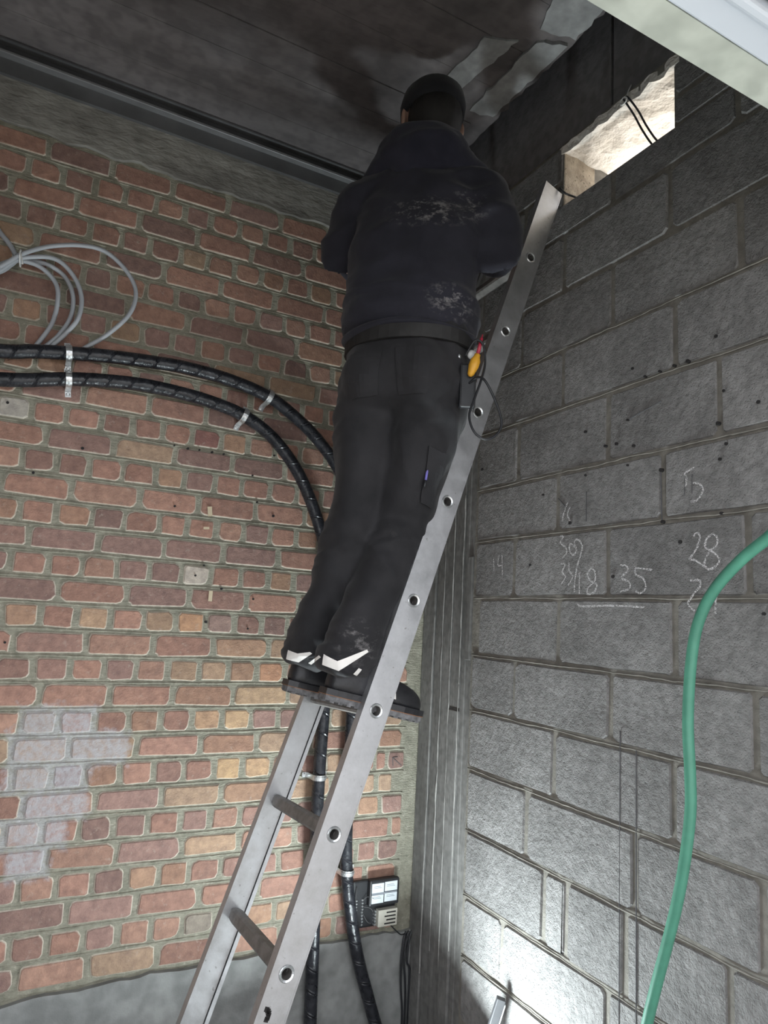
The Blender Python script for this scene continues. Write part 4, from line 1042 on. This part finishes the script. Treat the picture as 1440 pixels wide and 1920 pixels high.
# pockets on the right leg and seat
def wrap_patch(name, poly, mat, parent, off=.004, target=None):
    """flat outline (list of world points on a plane facing the back) laid onto the cloth"""
    me = mesh(name, poly[0], poly[1]); o = link(name, me, mat, parent)
    s = o.modifiers.new('d', 'SUBSURF'); s.subdivision_type = 'SIMPLE'; s.levels = 3; s.render_levels = 3
    w_ = o.modifiers.new('w', 'SHRINKWRAP'); w_.target = target or tro; w_.wrap_method = 'NEAREST_SURFACEPOINT'; w_.wrap_mode = 'ABOVE_SURFACE'; w_.offset = off
    so_ = o.modifiers.new('t', 'SOLIDIFY'); so_.thickness = .002; so_.offset = 1
    return o
VB = V((-.4617, -.887, 0)); VR = V((.887, -.4617, 0))      # towards the camera side, and its right
def flat(c, pts): return [c + VR*a + U*b + VB*.02 for a, b in pts]
# reflective bands near the hems
cL, cR = anL + VB*.09, anR + VB*.09
from mathutils.bvhtree import BVHTree
TREE = BVHTree.FromPolygons([v.co.copy() for v in tro.data.vertices], [tuple(p.vertices) for p in tro.data.polygons])
def refl2(c, quads, nu=10, nv=4):
    bm = bmesh.new()
    for q in quads:
        g = {}
        for i in range(nu+1):
            for j in range(nv+1):
                u_, w_ = i/nu, j/nv
                a_ = (q[0][0]*(1-u_)+q[3][0]*u_)*(1-w_) + (q[1][0]*(1-u_)+q[2][0]*u_)*w_
                b_ = (q[0][1]*(1-u_)+q[3][1]*u_)*(1-w_) + (q[1][1]*(1-u_)+q[2][1]*u_)*w_
                o_ = c + VR*a_ + U*b_ + VB*.3
                hit = TREE.ray_cast(o_, -VB, .6)[0]
                p_ = (hit if hit else o_ - VB*.32) + VB*.0035
                g[i, j] = (bm.verts.new(p_), bm.verts.new(p_ - VB*.006))
        for i in range(nu):
            for j in range(nv):
                bm.faces.new([g[i, j][0], g[i+1, j][0], g[i+1, j+1][0], g[i, j+1][0]])
                bm.faces.new([g[i, j+1][1], g[i+1, j+1][1], g[i+1, j][1], g[i, j][1]])
    link('reflective_strip', bm_mesh('reflective_strip', bm, True), MAT['reflect'], tro)
refl2(anL, [[(-.044, .024), (-.046, .000), (-.010, -.006), (-.014, .018)], [(-.014, .018), (-.010, -.006), (.026, .020), (.020, .024)]])
refl2(anL, [[(.016, -.006), (.024, -.010), (.060, .020), (.054, .024)]])
refl2(anR, [[(-.048, .028), (-.050, .002), (-.008, -.010), (-.012, .014)], [(-.012, .014), (-.008, -.010), (.062, .038), (.058, .044)]])
refl2(anR, [[(.028, -.016), (.036, -.022), (.048, -.006), (.040, -.002)]])
for (c, wd, ht) in ((hipC + HR*.075 - HF*.15 - U*.03, .055, .07), (hipC - HR*.075 - HF*.15 - U*.03, .055, .07)):
    wrap_patch('pocket', ([c - HR*wd + U*ht, c + HR*wd + U*ht, c + HR*wd*.85 - U*ht, c - HR*wd*.85 - U*ht], [(0, 1, 2, 3)]), MAT['trousers'], tro, .004)
c = hipR.lerp(knR, .70) + HR*.075 - HF*.055
wrap_patch('pocket', ([c - HF*.035 + U*.08, c + HF*.03 + U*.08, c + HF*.028 - U*.08, c - HF*.032 - U*.08], [(0, 1, 2, 3)]), MAT['trousers'], tro, .006)

# --- boots
def boot(an, label):
    """safety boot, toe towards the block wall, standing on the rung"""
    dirx = V((.978, .0, -.208)); sd = V((0, 1, 0)); up = sd.cross(dirx) * -1
    if up.z < 0: up = -up
    heel = V((an.x - .052, an.y, an.z - .075))
    P = lambda l, s, h: heel + dirx*l + sd*s + up*h
    def outl(l):                     # half width along the sole
        pts = [(0, .020), (.015, .034), (.06, .038), (.11, .037), (.16, .044), (.21, .049), (.25, .044), (.275, .030), (.285, .012)]
        for (a, b), (c, d) in zip(pts[:-1], pts[1:]):
            if a <= l <= c: return b + (d-b)*(l-a)/(c-a)
        return .012
    ls = [0, .006, .02, .045, .08, .115, .15, .18, .21, .24, .262, .278, .285]
    # sole
    def slab(name, h0, h1, grow, mat, par, tread=False):
        bm = bmesh.new(); ring = [(l, outl(l)+grow) for l in ls] + [(l, -(outl(l)+grow)) for l in reversed(ls)]
        lo = [bm.verts.new(P(l + (grow if l > .27 else (-grow if l < .004 else 0)), s, h0)) for l, s in ring]; hi = [bm.verts.new(P(l + (grow if l > .27 else (-grow if l < .004 else 0)), s, h1)) for l, s in ring]; n = len(ring)
        for i in range(n): bm.faces.new((lo[i], lo[(i+1) % n], hi[(i+1) % n], hi[i]))
        bm.faces.new(lo); bm.faces.new(list(reversed(hi)))
        if tread:
            for k in range(12):
                l = .012 + k*.0225
                for s in (-1, 1): obox(bm, P(l, s*(outl(l)*.72), h0), dirx, sd, up, (-.006, -.013, -.004), (.006, .013, .001))
        return link(name, bm_mesh(name, bm), mat, par)
    # upper
    bm = bmesh.new()
    rings_ = []
    prof = [(0.0, .055, .020), (.02, .115, .036), (.05, .125, .040), (.085, .122, .040), (.115, .100, .039), (.15, .078, .042), (.19, .066, .045), (.235, .058, .043), (.265, .044, .032), (.280, .028, .018)]
    for l, h, hw in prof:
        rings_.append([bm.verts.new(P(l, hw*cos(q), .016 + h*max(0, sin(q))**.8)) for q in [pi*k/12 for k in range(13)]] + [bm.verts.new(P(l, -hw*.6, .014)), bm.verts.new(P(l, hw*.6, .014))])
    for a, b in zip(rings_[:-1], rings_[1:]):
        n = len(a)
        for k in range(n): bm.faces.new((a[k], a[(k+1) % n], b[(k+1) % n], b[k]))
    bm.faces.new(rings_[0]); bm.faces.new(list(reversed(rings_[-1])))
    b = link('boot', bm_mesh('boot', bm, True), MAT['boot'], man); b['label'] = label
    s_ = b.modifiers.new('s', 'SUBSURF'); s_.levels = 1; s_.render_levels = 1
    slab('midsole', .004, .020, .004, MAT['boot'], b)
    slab('sole', -.009, .004, .002, MAT['sole'], b, True)
    slab('welt', .0038, .0050, .0048, MAT['welt'], b)
    for k, l in enumerate((.125, .150, .175)):
        bm = bmesh.new(); obox(bm, P(l, -.042, .055 - k*.006), dirx, (sd*.45 + up*.9).normalized(), up.cross(dirx), (-.004, -.012, -.003), (.004, .018, .003))
        link('reflective_dash', bm_mesh('reflective_dash', bm), MAT['reflect'], b)
        link('lace', tube_mesh('lace', catmull([P(l, -.036, .062-k*.005), P(l+.004, 0, .098 - k*.012), P(l, .036, .062-k*.005)], 6), .003, 6), MAT['black_plastic'], b)
boot(anR, 'black safety boot of the near foot with pale sole'); boot(anL, 'black safety boot of the far foot')

# ------------------------------------------------------------------ tools at his hip
sdv = thing('screwdriver', (-.470, -.965, 2.17), 'yellow-handled screwdriver with red shaft in the hip holster', 'screwdriver')
a, b, c = V((-.487, -.975, 2.165)), V((-.472, -.985, 2.225)), V((-.458, -.985, 2.285))
bm = bmesh.new(); disc_stack(bm, a, b-a, [(0, .004), (.006, .009), (.03, .014), (.045, .014), (.056, .009), (.064, .008)], 12); link('handle', bm_mesh('handle', bm, True), MAT['yellow'], sdv)
bm = bmesh.new(); disc_stack(bm, b, c-b, [(0, .005), (.05, .0045), (.052, .002), (.062, .0015)], 10); link('shaft', bm_mesh('shaft', bm, True), MAT['red'], sdv)
tst = thing('tool_holster', (-.475, -.955, 2.10), 'black tool holster with a white tester on the hip', 'holster')
bm = bmesh.new(); obox(bm, V((-.480, -.955, 2.17)), VR, VB, U, (-.022, -.012, -.085), (.022, .012, .035)); bev(link('pouch', bm_mesh('pouch', bm), MAT['black_plastic'], tst), .006)
bm = bmesh.new(); ell(bm, V((-.468, -.955, 2.235)), V((0, 1, 0)), V((1, 0, 0)), (.017, .010, .014), 12); link('tester_head', bm_mesh('tester_head', bm, True), MAT['white_plastic'], tst)
bm = bmesh.new(); ell(bm, V((-.505, -.945, 2.225)), V((0, 1, 0)), V((1, 0, 0)), (.006, .006, .008), 10); link('snap_button', bm_mesh('snap_button', bm, True), MAT['zinc'], tst)
tag(tube('lead_loop', [(-.492, -.955, 2.225), (-.482, -.985, 2.262), (-.462, -.995, 2.252), (-.457, -.999, 2.20), (-.470, -1.002, 2.150), (-.490, -1.004, 2.095), (-.508, -1.01, 2.045), (-.500, -1.025, 2.00), (-.470, -1.036, 1.985), (-.437, -1.04, 2.008), (-.428, -1.038, 2.045), (-.445, -1.025, 2.105), (-.467, -1.012, 2.150), (-.476, -.99, 2.160), (-.482, -.965, 2.15)], .0032, MAT['black_plastic'], None, 8, 8), 'black tester lead hanging in a teardrop loop from his hip', 'lead')
pen = thing('pen', (-.575, -.925, 1.88), 'violet pen clipped to the right leg pocket', 'pen')
PP = TREE.ray_cast(V((-.572, -.919, 1.89)) + VB*.3, -VB, .7)[0] + VB*.012
bm = bmesh.new(); disc_stack(bm, PP, V((.12, -.05, 1)), [(0, .0035), (.045, .0035), (.047, .002)], 8); link('pen_barrel', bm_mesh('pen_barrel', bm, True), MAT['purple'], pen)
bm = bmesh.new(); disc_stack(bm, PP - V((.0024, -.001, .020)), V((.12, -.05, 1)), [(0, .002), (.004, .0034), (.021, .0034)], 8); link('pen_tip', bm_mesh('pen_tip', bm, True), MAT['black_plastic'], pen)
